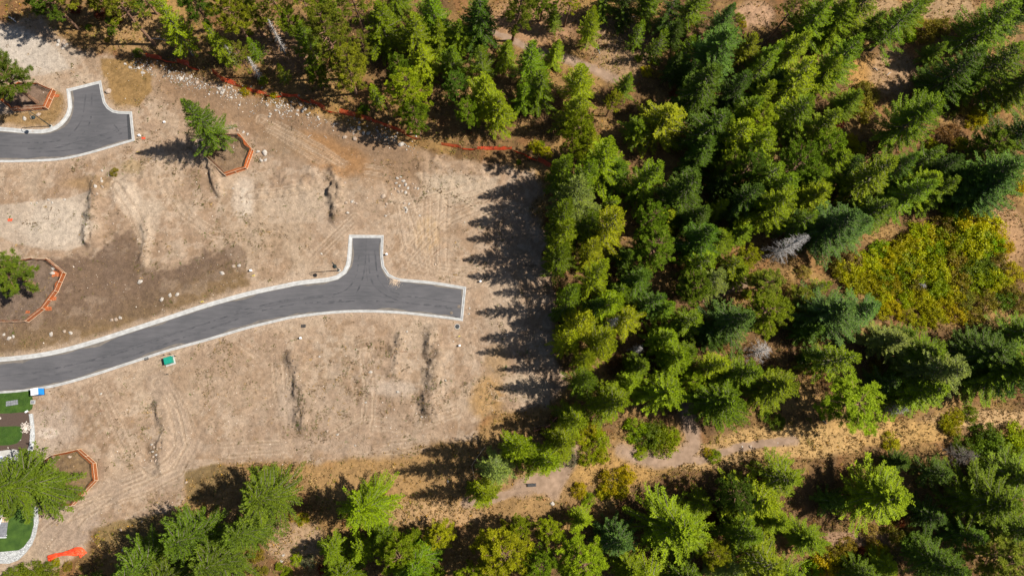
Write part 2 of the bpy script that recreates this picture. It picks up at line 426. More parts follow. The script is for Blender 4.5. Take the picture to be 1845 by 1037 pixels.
def ground_z(x, y):
    x = np.asarray(x, float); y = np.asarray(y, float)
    px, py = to_px(x, y)
    z = (fbm(x, y, 16, 4, 1) - .5) * 1.5 + (fbm(x, y, 3.2, 4, 2) - .5) * .55 + (fbm(x, y, 1.1, 2, 9) - .5) * .12
    inside = sstep(-25, 25, poly_sd(px, py, CLEAR))
    z = z * (1 - .3 * inside)
    for pts, w, h, dk in RIDGES:
        dd = line_d(px, py, pts) / 9.0
        dd = np.abs(dd + (fbm(x, y, 2.6, 3, 3) - .5) * 3.2 * min(1, w))
        z = z + h * np.exp(-(dd / (w * .8)) ** 2) * (.25 + 1.5 * fbm(x, y, 1.3, 3, 13)) * (1 + .6 * (dk > .3))
    for pts in TRACKS:
        a_, b_ = rut(x, y, pts); z = z - .07 * a_ + .035 * b_
    # level the roads
    for segs, outline in ROADS:
        s = poly_sd(x, y, [tuple(q) for q in outline])
        k = sstep(-5.0, -1.2, s)
        z = z * (1 - k) + (.035 + (fbm(x, y, 1.7, 3, 15) - .42) * .22) * k
        z = np.where(s > -.35, -.12, z)
    return z

# ------------------------------------------------------------------ ground
c0 = [P(-40, -60), P(1885, -60), P(-40, 1090), P(1885, 1090)]
xmin = min(c[0] for c in c0); xmax = max(c[0] for c in c0); ymin = min(c[1] for c in c0); ymax = max(c[1] for c in c0)
STEP = .28
def axis(a, b):
    mid = np.arange(a, b, STEP); s = STEP; lo = [a]; hi = [mid[-1]]
    while lo[-1] > -3200: s *= 1.28; lo.append(lo[-1] - s)
    s = STEP
    while hi[-1] < 3200: s *= 1.28; hi.append(hi[-1] + s)
    return np.concatenate([lo[:0:-1], mid, hi[1:]])
gx = axis(xmin, xmax); gy = axis(ymin, ymax)
X, Y = np.meshgrid(gx, gy, indexing='ij')
near = (X > xmin - 60) & (X < xmax + 60) & (Y > ymin - 60) & (Y < ymax + 60)
Z = np.zeros_like(X); Z[near] = ground_z(X[near], Y[near])

GAIN = np.array((.560, .524, .474))
def ground_colour(x, y):
    px, py = to_px(x, y)
    n1 = fbm(x, y, 9, 4, 4); n2 = fbm(x, y, 2.4, 4, 5); n3 = fbm(x, y, 26, 3, 6); n4 = fbm(x, y, .9, 3, 7)
    wob = (n1 - .5) * 46 + (n2 - .5) * 30 + (n4 - .5) * 14
    col = np.zeros(x.shape + (3,))
    def mix(mask, c):
        nonlocal col
        mk = np.clip(mask, 0, 1)[..., None]; col = col * (1 - mk) + np.array(c) * mk
    # forest floor: litter, dry grass, bare
    mix(np.ones(x.shape), (.17, .10, .045))
    mix(sstep(.42, .62, n1 * .6 + n2 * .4) * .85, (.42, .265, .10))
    mix(sstep(.52, .66, n3) * .5, (.36, .22, .08))
    mix(sstep(.56, .70, n2) * .6, (.165, .098, .058))
    mix(sstep(.60, .72, fbm(x, y, 4.5, 3, 8)) * .55, (.30, .145, .06))
    # the straw banks below the clearing
    sd = poly_sd(px, py, [(330, 835), (600, 830), (860, 790), (900, 735), (980, 730), (990, 790), (1140, 800), (1140, 880), (1000, 920), (860, 940), (700, 930), (560, 900), (420, 960), (300, 1000), (200, 1010), (180, 950)]) 
    mix(sstep(-18, 18, sd + wob) * .75, (.43, .275, .125))
    mix(sstep(-18, 18, sd + wob) * sstep(.48, .6, n2) * .6, (.30, .19, .085))
    for blob, rx, ry, c, a in [((1565, 130), 45, 32, (.52, .30, .10), .85), ((1610, 130), 50, 40, (.43, .29, .18), .8), ((1560, 12), 70, 22, (.45, .31, .18), .9), ((1690, 15), 70, 25, (.45, .31, .18), .9),
                               ((1810, 430), 40, 60, (.50, .31, .17), .85), ((1360, 25), 35, 25, (.48, .31, .2), .9), ((1410, 255), 25, 28, (.52, .32, .17), .9), ((1780, 755), 120, 18, (.56, .38, .20), .95),
                               ((1590, 778), 140, 26, (.56, .36, .14), .92), ((1420, 796), 130, 30, (.56, .37, .16), .95), ((1250, 822), 90, 24, (.54, .36, .17), .9), ((1100, 842), 95, 34, (.48, .30, .11), .85), ((1120, 90), 60, 60, (.40, .27, .165), .8), ((960, 40), 90, 45, (.42, .25, .15), .7),
                               ((520, 80), 70, 50, (.40, .25, .15), .7), ((245, 55), 60, 40, (.42, .27, .13), .7), ((1545, 970), 90, 14, (.40, .26, .17), .8), ((535, 975), 55, 40, (.45, .32, .21), .85), ((760, 925), 120, 22, (.48, .32, .17), .85)]:
        q = ((px - blob[0]) / rx) ** 2 + ((py - blob[1]) / ry) ** 2
        mix(sstep(1.35, .5, q + wob / 55) * a, c)
    # bare lots
    clear = sstep(-8, 10, poly_sd(px, py, CLEAR) + wob * .6)
    dirt = np.zeros_like(col); dirt[:] = (.405, .295, .210)
    dk = sstep(.35, .65, n3)[..., None]; dirt = dirt * (1 - dk) + np.array((.445, .335, .245)) * dk
    dk = (sstep(.50, .60, n1) * .7)[..., None]; dirt = dirt * (1 - dk) + np.array((.345, .25, .18)) * dk
    dk = (sstep(.50, .36, n1) * .6)[..., None]; dirt = dirt * (1 - dk) + np.array((.47, .375, .285)) * dk
    dk = (sstep(.54, .64, n2) * .6)[..., None]; dirt = dirt * (1 - dk) + np.array((.315, .215, .14)) * dk
    dk = (sstep(.58, .62, fbm(x, y, 1.6, 4, 12)) * .45)[..., None]; dirt = dirt * (1 - dk) + np.array((.53, .43, .34)) * dk
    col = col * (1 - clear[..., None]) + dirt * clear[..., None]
    def blobc(cx, cy, rx, ry, c, a, rot=0.0, w=45):
        ca, sa = math.cos(R(rot)), math.sin(R(rot)); ux = (px - cx) * ca + (py - cy) * sa; uy = -(px - cx) * sa + (py - cy) * ca
        q = (ux / rx) ** 2 + (uy / ry) ** 2
        mix(sstep(1.5, .35, q + wob / w) * a * clear, c)
    # brown disturbed earth along the fence foot
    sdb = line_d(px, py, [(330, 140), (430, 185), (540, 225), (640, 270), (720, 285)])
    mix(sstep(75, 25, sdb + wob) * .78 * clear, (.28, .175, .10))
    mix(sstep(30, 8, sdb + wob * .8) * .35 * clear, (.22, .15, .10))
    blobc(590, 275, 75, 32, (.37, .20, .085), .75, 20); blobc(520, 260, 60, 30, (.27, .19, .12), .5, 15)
    blobc(160, 330, 50, 14, (.34, .22, .11), .7); blobc(240, 300, 20, 12, (.36, .26, .12), .5)
    # pale spots
    blobc(35, 85, 75, 32, (.58, .53, .48), .8, 20); blobc(100, 100, 50, 30, (.50, .43, .36), .6)
    blobc(440, 358, 20, 38, (.60, .52, .44), .6)
    blobc(228, 355, 22, 36, (.60, .50, .40), .7, -20); blobc(268, 395, 22, 40, (.54, .45, .36), .6, 10)
    blobc(105, 405, 68, 42, (.53, .455, .38), .8); blobc(110, 375, 60, 16, (.50, .42, .34), .5)
    blobc(530, 360, 70, 25, (.50, .40, .30), .6, -8); blobc(820, 340, 60, 25, (.52, .43, .33), .6)
    blobc(100, 770, 60, 50, (.50, .42, .36), .55); blobc(88, 780, 18, 10, (.66, .58, .52), .6)
    blobc(520, 720, 20, 40, (.52, .46, .40), .55); blobc(700, 700, 50, 16, (.53, .45, .38), .6); blobc(905, 560, 35, 70, (.50, .40, .31), .6); blobc(950, 700, 45, 25, (.52, .42, .31), .7)
    blobc(125, 945, 55, 38, (.34, .265, .22), .75); blobc(330, 860, 60, 30, (.40, .32, .25), .5)
    blobc(600, 760, 170, 60, (.37, .275, .205), .55); blobc(420, 680, 130, 60, (.385, .285, .205), .5); blobc(880, 720, 32, 45, (.44, .27, .10), .7); blobc(895, 650, 25, 30, (.42, .28, .13), .5)
    blobc(770, 425, 22, 35, (.50, .35, .19), .6); blobc(660, 380, 40, 30, (.37, .275, .20), .4); blobc(500, 420, 70, 60, (.38, .285, .20), .4)
    for pad, c, a in (([(-80, 380), (0, 372), (60, 364), (120, 358), (168, 346), (166, 400), (160, 438), (115, 452), (60, 446), (0, 428), (-80, 440)], (.56, .49, .415), .62),
                      ([(-80, 60), (0, 52), (60, 62), (105, 90), (130, 125), (60, 140), (-80, 150)], (.56, .51, .455), .5),
                      ([(205, 335), (245, 328), (262, 345), (258, 372), (240, 395), (225, 385)], (.60, .50, .40), .5),
                      ([(430, 335), (452, 332), (458, 385), (436, 388)], (.66, .585, .50), .55),
                      ([(470, 360), (590, 340), (600, 365), (580, 400), (480, 405)], (.49, .40, .315), .5),
                      ([(740, 310), (900, 320), (880, 345), (790, 350)], (.52, .43, .335), .45)):
        mix(sstep(-1.5, 2.5, poly_sd(px, py, pad) + wob * .22) * a * clear, c)
    # mulched slope above the lower road
    sm = poly_sd(px, py, MULCHED) + wob * .5
    mm = sstep(-7, 9, sm + (n4 - .5) * 14)
    mix(mm * .95, (.185, .126, .088))
    lowgold = sstep(-70, 10, py - np.interp(px, [-200, 0, 200, 330, 446], [640, 640, 600, 555, 510]) + wob)
    mix(mm * lowgold * .65, (.26, .175, .075)); mix(mm * sstep(.55, .66, n2) * .5, (.33, .25, .19)); mix(mm * sstep(.5, .64, n1) * .4, (.155, .11, .085))
    for g, c in ((GOLD1, (.32, .20, .075)), (GOLD2, (.33, .21, .09)), (DARKGR1, (.225, .16, .075)), (DARKGR2, (.25, .18, .08))):
        mix(sstep(-2, 2.5, poly_sd(px, py, g) + wob * .14) * .9, c)
        mix(sstep(-4, 6, poly_sd(px, py, g)) * sstep(.52, .62, n4) * .5, tuple(np.array(c) * .62))
    for g, c in ((RING1, (.24, .165, .105)), (RING2, (.21, .155, .12)), (RING3, (.235, .16, .085)), (RING4, (.235, .16, .12))):
        mix(sstep(-4, 5, poly_sd(px, py, g) + wob * .12) * .88, c); mix(sstep(-2, 5, poly_sd(px, py, g)) * sstep(.5, .62, n4) * .5, (.13, .09, .06))
    # haul track
    tr = [(285, 690), (308, 720), (322, 770), (326, 805), (300, 840), (255, 865), (205, 885), (150, 925), (95, 985)]
    dt = line_d(px, py, tr)
    mix(sstep(30, 14, dt + wob * .25) * .75, (.405, .315, .245)); 
    for off in (-9, 9):
        mix(sstep(3.2, 1.0, np.abs(dt - 9) + (n4 - .5) * 3) * .28, (.31, .235, .18))
    tr2 = [(330, 805), (420, 810), (560, 800), (680, 815), (760, 800)]
    mix(sstep(20, 8, line_d(px, py, tr2) + wob * .3) * .5, (.42, .325, .25))
    for pts in TRACKS:
        a_, b_ = rut(x, y, pts); br_ = sstep(.34, .5, fbm(x, y, 6, 2, 55))
        mix(a_ * .5 * br_, (.335, .245, .175)); mix(b_ * .55 * br_, (.56, .45, .345))
    for pts, w, h, dkk in RIDGES:
        dd = np.abs(line_d(px, py, pts) / 9.0 + (fbm(x, y, 2.6, 3, 3) - .5) * 3.2 * min(1, w)) + (n4 - .5) * 1.1
        mix(sstep(w * 1.35, w * .3, dd) * dkk * .7 * sstep(.3, .55, n2 * .5 + n4 * .5), (.185, .14, .105))
    # dust and sediment beside kerbs
    for segs, outline in ROADS:
        s = poly_sd(x, y, [tuple(q) for q in outline])
        mix(sstep(-2.4, -1.0, s + (n2 - .5) * 1.2) * .7, (.48, .37, .28))
    for pts, w in TRAILS:
        dd = line_d(px, py, pts) / 9.0 + (n2 - .5) * .8
        mix(sstep(w * 1.7, w * .8, dd) * .85, (.375, .27, .20))
    return np.clip(col * GAIN, .015, .9)
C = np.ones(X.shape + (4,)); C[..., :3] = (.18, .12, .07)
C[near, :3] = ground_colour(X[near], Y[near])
nx, ny = X.shape
idx = np.arange(nx * ny).reshape(nx, ny)
F = np.stack([idx[:-1, :-1], idx[1:, :-1], idx[1:, 1:], idx[:-1, 1:]], -1).reshape(-1, 4)
me = mesh_np('ground', np.stack([X, Y, Z], -1).reshape(-1, 3), F, [MAT['soil']], True, {'soil': ('POINT', 'FLOAT_COLOR', C.reshape(-1, 4))})
ground = link('ground', me); ground['kind'] = 'structure'

def gz(x, y):
    """height of the built ground sheet"""
    i = int(np.clip(np.searchsorted(gx, x) - 1, 0, nx - 2)); j = int(np.clip(np.searchsorted(gy, y) - 1, 0, ny - 2))
    u = (x - gx[i]) / (gx[i + 1] - gx[i]); v = (y - gy[j]) / (gy[j + 1] - gy[j])
    return float((Z[i, j] * (1 - u) + Z[i + 1, j] * u) * (1 - v) + (Z[i, j + 1] * (1 - u) + Z[i + 1, j + 1] * u) * v)
def gz_arr(x, y):
    i = np.clip(np.searchsorted(gx, x) - 1, 0, nx - 2); j = np.clip(np.searchsorted(gy, y) - 1, 0, ny - 2)
    u = (x - gx[i]) / (gx[i + 1] - gx[i]); v = (y - gy[j]) / (gy[j + 1] - gy[j])
    return (Z[i, j] * (1 - u) + Z[i + 1, j] * u) * (1 - v) + (Z[i, j + 1] * (1 - u) + Z[i + 1, j + 1] * u) * v
def G(px, py, dz=0.0):
    p = P(px, py); return (p[0], p[1], gz(p[0], p[1]) + dz)

# ------------------------------------------------------------------ roads and kerbs
def tri_fill(name, outline, z, mat, zf=None):
    from mathutils.geometry import tessellate_polygon
    co = [Vector((q[0], q[1], z)) for q in outline]
    tris = []
    for a, b, c in tessellate_polygon([co]):
        n = (co[b] - co[a]).cross(co[c] - co[a]).z
        tris.append((a, b, c) if n > 0 else (a, c, b))
    me = bpy.data.meshes.new(name); me.from_pydata([tuple(v) for v in co], [], tris); me.update(); me.materials.append(mat); return me
for ri, (segs, outline) in enumerate(ROADS):
    road = link('road', tri_fill('road', outline, .02, MAT['asphalt'])); road['kind'] = 'structure'
    cen = np.mean([segs['cap'][0], segs['end'][0], segs['bay'][2]], axis=0)
    chain = []; 
    for k, w in (('low', .52), ('end', .55), ('bay', .55), ('cap', .6), ('top', .85)):
        for q in (segs[k] if not chain else segs[k][1:]): chain.append((q, w))
    pts = np.array([c[0] for c in chain]); ws = np.array([c[1] for c in chain])
    area = sum(pts[i][0] * pts[(i + 1) % len(pts)][1] - pts[(i + 1) % len(pts)][0] * pts[i][1] for i in range(len(pts)))
    sgn = 1.0 if area > 0 else -1.0
    nrm = []
    for i in range(len(pts)):
        a = pts[i] - pts[max(i - 1, 0)]; b = pts[min(i + 1, len(pts) - 1)] - pts[i]
        a = a / (np.linalg.norm(a) + 1e-9) if i else b / np.linalg.norm(b)
        b = b / (np.linalg.norm(b) + 1e-9) if i < len(pts) - 1 else a
        n1 = np.array([a[1], -a[0]]) * sgn; n2 = np.array([b[1], -b[0]]) * sgn
        n = n1 + n2; n /= np.linalg.norm(n) + 1e-9
        nrm.append(n / max(.6, n.dot(n1)))
    nrm = np.array(nrm)
    for _ in range(2): ws[1:-1] = (ws[:-2] + ws[1:-1] * 2 + ws[2:]) / 4
    # cut into cast lengths
    i0 = 0
    vis = lambda q: -60 < to_px(q[0], q[1])[0] < 1900
    while i0 < len(pts) - 1:
        i1 = i0; L = 0
        lim = 3.0 if vis(pts[i0]) else 30.0
        while i1 < len(pts) - 1 and L < lim: L += np.linalg.norm(pts[i1 + 1] - pts[i1]); i1 += 1
        mb = MB(); vs = []; 
        sec = list(range(i0, i1 + 1))
        prof = [(-.03, -.18), (-.03, .03), (.36, .035), (.52, .125), (.93, .135), (1.0, .11), (1.0, -.18)]
        for a, i in enumerate(sec):
            p = pts[i].copy()
            if a == 0: p = p + (pts[i + 1] - p) / np.linalg.norm(pts[i + 1] - p) * .008
            for u, z in prof: vs.append((*(p + nrm[i] * u * ws[i]), z))
        m_ = len(prof); fs = []
        for a in range(len(sec) - 1):
            for k in range(m_):
                k2 = (k + 1) % m_
                q = (a * m_ + k, a * m_ + k2, (a + 1) * m_ + k2, (a + 1) * m_ + k)
                fs.append(q if sgn < 0 else q[::-1])
        fs.append(tuple(range(m_))); fs.append(tuple((len(sec) - 1) * m_ + k for k in reversed(range(m_))))
        mb.add(vs, fs).build('kerb', MAT['kerb'], road)
        i0 = i1
# fresh strip at the head of the upper road
q = [P(228.5, 206.5)[:2], P(233.0, 206.5)[:2], P(237.0, 250.3)[:2], P(231.0, 252)[:2]]
o = link('asphalt_patch', tri_fill('asphalt_patch', q, .026, MAT['patch']), bpy.data.objects['road'])
MAT['seam'] = mat_noise('tar seam', (.022, .022, .024), (.045, .044, .046), 2, .7)
MAT['scuff'] = mat_noise('scuffed asphalt', (.034, .034, .037), (.075, .071, .074), .9, .8)
MAT['dusty'] = mat_noise('dusty asphalt', (.085, .075, .066), (.15, .125, .10), .8, .9)
def strip_on_road(name, pix, half, z, mat, road, dash=0.0, seed=1):
    line = smooth_line(pix, .7); n = len(line); vs = []; fs = []; rr = np.random.default_rng(seed)
    for i, p in enumerate(line):
        t = line[min(i + 1, n - 1)] - line[max(i - 1, 0)]; t = t / np.linalg.norm(t); nn = np.array([-t[1], t[0]]); w = half * rr.uniform(.55, 1.2)
        vs += [(*(p - nn * w), z), (*(p + nn * w), z)]
    for i in range(n - 1):
        if dash and rr.random() < dash: continue
        fs.append((2 * i, 2 * i + 1, 2 * i + 3, 2 * i + 2))
    MB().add(vs, fs).build(name, mat, road)
rd_up = bpy.data.objects['road']; rd_lo = bpy.data.objects['road.001']
mid = [((a[0] + b[0]) / 2, (a[1] + b[1]) / 2) for a, b in zip([(0, 651), (118, 633.6), (236, 598), (371, 554), (473.7, 526.4), (541, 512.8), (625, 508), (720, 508), (777.5, 511.5), (832, 520.6)], [(0, 704.6), (111, 689), (236, 650.5), (371, 610), (480, 579.6), (541, 567), (625.6, 558.7), (726.9, 561), (777.5, 566.3), (828, 573)])]
strip_on_road('paving_seam', mid, .035, .0245, MAT['seam'], rd_lo, .12, 2)
strip_on_road('paving_seam', [(660, 430), (659, 470), (662, 506)], .03, .0246, MAT['seam'], rd_lo, .1, 3)
strip_on_road('paving_seam', [(0, 262), (60, 264), (110, 262), (160, 250), (230, 228)], .03, .0245, MAT['seam'], rd_up, .12, 4)
for k, pl in enumerate(([(420, 562), (520, 540), (610, 528), (640, 500), (648, 450)], [(440, 566), (530, 548), (625, 538), (652, 505), (660, 455)], [(800, 540), (720, 530), (684, 505), (675, 450)], [(805, 552), (720, 542), (672, 510), (664, 452)], [(560, 550), (640, 542), (730, 545), (815, 556)], [(60, 672), (200, 640), (330, 596), (430, 563)], [(60, 683), (200, 652), (330, 608), (430, 574)])):
    strip_on_road('tyre_mark', pl, .16, .0265 + .0012 * k, MAT['scuff'], rd_lo, .25, 10 + k)
for k, pl in enumerate(([(40, 258), (110, 252), (145, 220), (155, 170)], [(50, 268), (120, 262), (160, 225), (166, 168)], [(215, 235), (190, 245), (172, 238), (178, 225), (200, 222), (215, 235)], [(60, 274), (140, 268), (220, 240)])):
    strip_on_road('tyre_mark', pl, .15, .0265 + .0012 * k, MAT['scuff'], rd_up, .25, 30 + k)
for k, (rd, key, ro) in enumerate(((0, 'low', rd_up), (0, 'top', rd_up), (1, 'low', rd_lo), (1, 'top', rd_lo), (1, 'bay', rd_lo), (1, 'end', rd_lo), (0, 'end', rd_up))):
    rdl = (UP_ROAD, LOW_ROAD)[rd]; segs = ROADS[rd][0][key]; n = len(segs); cg = np.mean(ROADS[rd][1], axis=0); vs = []; fs = []; rr = np.random.default_rng(60 + k)
    for i, p in enumerate(segs):
        t = segs[min(i + 1, n - 1)] - segs[max(i - 1, 0)]; t = t / np.linalg.norm(t); nn = np.array([-t[1], t[0]])
        if poly_sd(np.array([p[0] + nn[0] * .6]), np.array([p[1] + nn[1] * .6]), [tuple(q) for q in ROADS[rd][1]])[0] < 0: nn = -nn
        w = .12 + .75 * max(0, float(fbm(p[0], p[1], 3.5, 3, 80 + k)) - .42) * 2
        vs += [(*(p - nn * .01), .0236 + .0003 * k), (*(p + nn * w), .0236 + .0003 * k)]
    for i in range(n - 1):
        if 0 < to_px(segs[i][0], segs[i][1])[0] + 60: fs.append((2 * i, 2 * i + 1, 2 * i + 3, 2 * i + 2))
    MB().add(vs, fs).build('gutter_dust', MAT['dusty'], ro)
# spilled soil on the lower road
rng = np.random.default_rng(5)

# ------------------------------------------------------------------ trails
def ribbon(pts, half, name, mat, seed):
    line = smooth_line(pts, .6); rr = np.random.default_rng(seed); n = len(line); vs = []; fs = []; K = 5
    for i, p in enumerate(line):
        t = line[min(i + 1, n - 1)] - line[max(i - 1, 0)]; t = t / np.linalg.norm(t); nn = np.array([-t[1], t[0]])
        w = half * .85 * (1 + 1.3 * (fbm(p[0], p[1], 2.2, 3, seed) - .5)) * (.35 + .65 * min(1, i / 3, (n - 1 - i) / 3))
        for k in range(K):
            q = p + nn * w * (k / (K - 1) * 2 - 1) * (1 + .15 * rr.standard_normal() * (k in (0, K - 1)))
            vs.append((q[0], q[1], gz(q[0], q[1]) + (.035 if 0 < k < K - 1 else .008)))
    for i in range(n - 1):
        for k in range(K - 1):
            a = i * K + k; fs.append((a, a + 1, a + K + 1, a + K))
    o = MB().add(vs, fs).build(name, mat, smooth=True); o['kind'] = 'structure'; return o
for i, (pts, w) in enumerate(TRAILS): ribbon(pts, w, 'footpath', MAT['trail'], i + 1)

# ------------------------------------------------------------------ plants: shapes
def quads(c, dvec, side, ln, wd):
    """diamond leaves -> (N,4,3)"""
    return np.stack([c, c + dvec * (ln * .45)[:, None] + side * (wd * .5)[:, None], c + dvec * ln[:, None], c + dvec * (ln * .45)[:, None] - side * (wd * .5)[:, None]], 1)
def nrmz(v): return v / (np.linalg.norm(v, axis=-1, keepdims=True) + 1e-9)
def leaf_mesh(name, Q, tint, mat):
    n = len(Q); return mesh_np(name, Q.reshape(-1, 3), np.arange(4 * n).reshape(n, 4), [mat], False, {'tint': ('FACE', 'FLOAT', tint)})

def fir(seed, h=20.0, Rr=3.6, z0=.10, nb=92, shape=.8, droop=.25, leaf=.33, gap=0.0, upright=.9, frond=.2):
    rg = np.random.default_rng(seed); Q = []; T = []; wood = MB()
    zz = h * z0
    bend = rg.uniform(-.25, .25, 2)
    tp = [(bend[0] * math.sin(s * 3), bend[1] * math.sin(s * 2.4), h * s * .985) for s in np.linspace(0, 1, 9)]
    wood.tube([(p[0], p[1], p[2] - (.4 if i == 0 else 0)) for i, p in enumerate(tp)], [h * .0155 * (1 - .93 * s ** .85) * (1.25 if s == 0 else 1) for s in np.linspace(0, 1, 9)], 8)
    lob = rg.uniform(0, 6.28, 3)
    for b in range(nb):
        u = (b + rg.random()) / nb
        z = zz + (h * .985 - zz) * u
        az = b * 2.39996 + rg.normal(0, .3)
        lobe = 1 + .16 * math.sin(2 * az + lob[0]) + .12 * math.sin(3 * az + lob[1] + u * 4)
        Lb = Rr * (1 - u) ** shape * (1 - .35 * math.exp(-u / .07)) * rg.choice([rg.uniform(.85, 1.18), rg.uniform(.5, .9)], p=[.7, .3]) * lobe + .25
        if gap and rg.random() < gap: Lb *= .4
        el = -.18 + upright * u ** 1.2 + rg.normal(0, .12)
        ch, sh_ = math.cos(el), math.sin(el)
        hd = np.array([math.cos(az), math.sin(az), 0.0]); pr = np.array([-hd[1], hd[0], 0.0]); kink = rg.normal(0, .16)
        bx_, by_ = bend[0] * math.sin(z / h * 3), bend[1] * math.sin(z / h * 2.4)
        def pos(s):
            s = np.asarray(s, float)[..., None]
            return np.array([bx_, by_, z]) + hd * (Lb * s * ch) + pr * (Lb * kink * s * s) + np.array([0, 0, 1.0]) * (Lb * (s * sh_ - droop * s ** 2 * (1 - u) + .2 * s ** 4))
        if Lb > .9:
            wood.tube([pos(0.0), pos(.5), pos(.92)], [.05 + .014 * Lb, .035, .012], 3, False)
        ns = int(Lb / .125) + 3
        s = (.14 + .86 * (np.arange(ns) + rg.random(ns)) / ns)
        s = np.repeat(s, 2); side = np.tile([1.0, -1.0], ns)
        p0 = pos(s)
        ang = rg.uniform(.5, 1.0, len(s))
        tl = np.clip((frond * Lb * (1.0 - s) ** .85 * np.minimum(1, .25 + 2.2 * s) + .13) * rg.uniform(.6, 1.2, len(s)), .1, .7)
        slope = sh_ - 2 * droop * s * (1 - u) + .6 * s ** 3
        bd = nrmz(hd * ch + pr * (2 * kink * s)[:, None] + np.array([0, 0, 1.0]) * slope[:, None])
        td = nrmz(bd * np.cos(ang)[:, None] + pr * (side * np.sin(ang))[:, None] + np.array([0, 0, 1.0]) * rg.uniform(-.22, .15, len(s))[:, None])
        m = 3; btint = rg.normal(0, .2)
        for k in range(m):
            qf = (k + rg.random(len(s)) * .9) / m
            keep = rg.random(len(s)) < np.clip(tl / .4, .4, 1)
            c = p0 + td * (tl * qf)[:, None] + rg.normal(0, .04, (len(s), 3))
            dv = nrmz(td + rg.normal(0, .3, td.shape))
            sv = nrmz(np.cross(dv, nrmz(np.array([0, 0, 1.0]) + rg.normal(0, .5, dv.shape))))
            ln = leaf * rg.uniform(.65, 1.2, len(s)); wd = ln * rg.uniform(.26, .42, len(s))
            q = quads(c, dv, sv, ln, wd)
            Q.append(q[keep]); T.append((np.clip(.38 + btint + rg.normal(0, .3, len(s)), 0, 1))[keep])
        c = pos(np.array([.78, .88, .96])); Q.append(quads(c, np.repeat(bd[-1:], 3, 0), np.repeat(pr[None], 3, 0), np.full(3, leaf), np.full(3, leaf * .45))); T.append(np.full(3, .5))
    return leaf_mesh('crown', np.concatenate(Q), np.concatenate(T), MAT['leaf']), wood

def pine(seed, h=22.0, Rr=4.0, z0=.38, nl=46, tuft=.46, blades=30, sparse=.0):
    rg = np.random.default_rng(seed); Q = []; T = []; wood = MB()
    bend = rg.uniform(-.5, .5, 2)
    tpos = lambda s: np.array([bend[0] * math.sin(s * 2.6), bend[1] * math.sin(s * 3.1), h * .97 * s])
    wood.tube([tpos(s) - np.array([0, 0, .4 if s == 0 else 0]) for s in np.linspace(0, 1, 9)], [h * .0165 * (1 - .88 * s) * (1.2 if s == 0 else 1) for s in np.linspace(0, 1, 9)], 8)
    tufts = []
    for i in range(nl):
        u = (i + rg.random()) / nl; s0 = z0 + (1 - z0) * u * .97
        prof = math.sqrt(max(.02, 1 - ((u - .34) / .68) ** 2)); Lb = Rr * prof * rg.uniform(.6, 1.12) + .3
        if rg.random() < sparse: continue
        az = i * 2.39996 + rg.normal(0, .4); el = -.05 + .85 * u + rg.normal(0, .12)
        hd = np.array([math.cos(az), math.sin(az), 0]); b0 = tpos(s0)
        pos = lambda s: b0 + hd * (Lb * s * math.cos(el)) + np.array([0, 0, Lb * (s * math.sin(el) + .14 * s * s)])
        wood.tube([pos(0), pos(.5), pos(.95)], [.07 + .012 * Lb, .045, .015], 4, False)
        nsb = max(3, int(Lb * 2.1))
        for k in range(nsb):
            s = .28 + .72 * (k + rg.random()) / nsb; q0 = pos(s)
            a2 = az + rg.choice([-1, 1]) * rg.uniform(.4, 1.2); sl = rg.uniform(.35, .95) * (1.1 - .6 * s) + .12
            q1 = q0 + np.array([math.cos(a2), math.sin(a2), rg.uniform(.0, .7)]) * sl
            if sl > .45: wood.tube([q0, q1], [.022, .01], 3, False)
            tufts.append(q1); 
            if sl > .55: tufts.append((q0 + q1) / 2 + rg.normal(0, .1, 3))
        tufts.append(pos(1.0))
    tufts.append(tpos(1.0))
    tufts = np.array(tufts); nt_ = len(tufts)
    c = np.repeat(tufts, blades, 0); n = len(c)
    dv = rg.normal(0, 1, (n, 3)); dv[:, 2] = dv[:, 2] * .8 + .35; dv = nrmz(dv)
    sv = nrmz(np.cross(dv, rg.normal(0, 1, (n, 3))))
    rad = np.repeat(tuft * rg.uniform(.7, 1.2, nt_), blades)
    ln = rad * rg.uniform(.75, 1.1, n)
    Q = quads(c + dv * (rad * .1)[:, None], dv, sv, ln, ln * rg.uniform(.14, .22, n))
    T = np.clip(np.repeat(rg.random(nt_) * .8, blades) + rg.normal(0, .12, n), 0, 1)
    return leaf_mesh('crown', Q, T, MAT['leaf']), wood

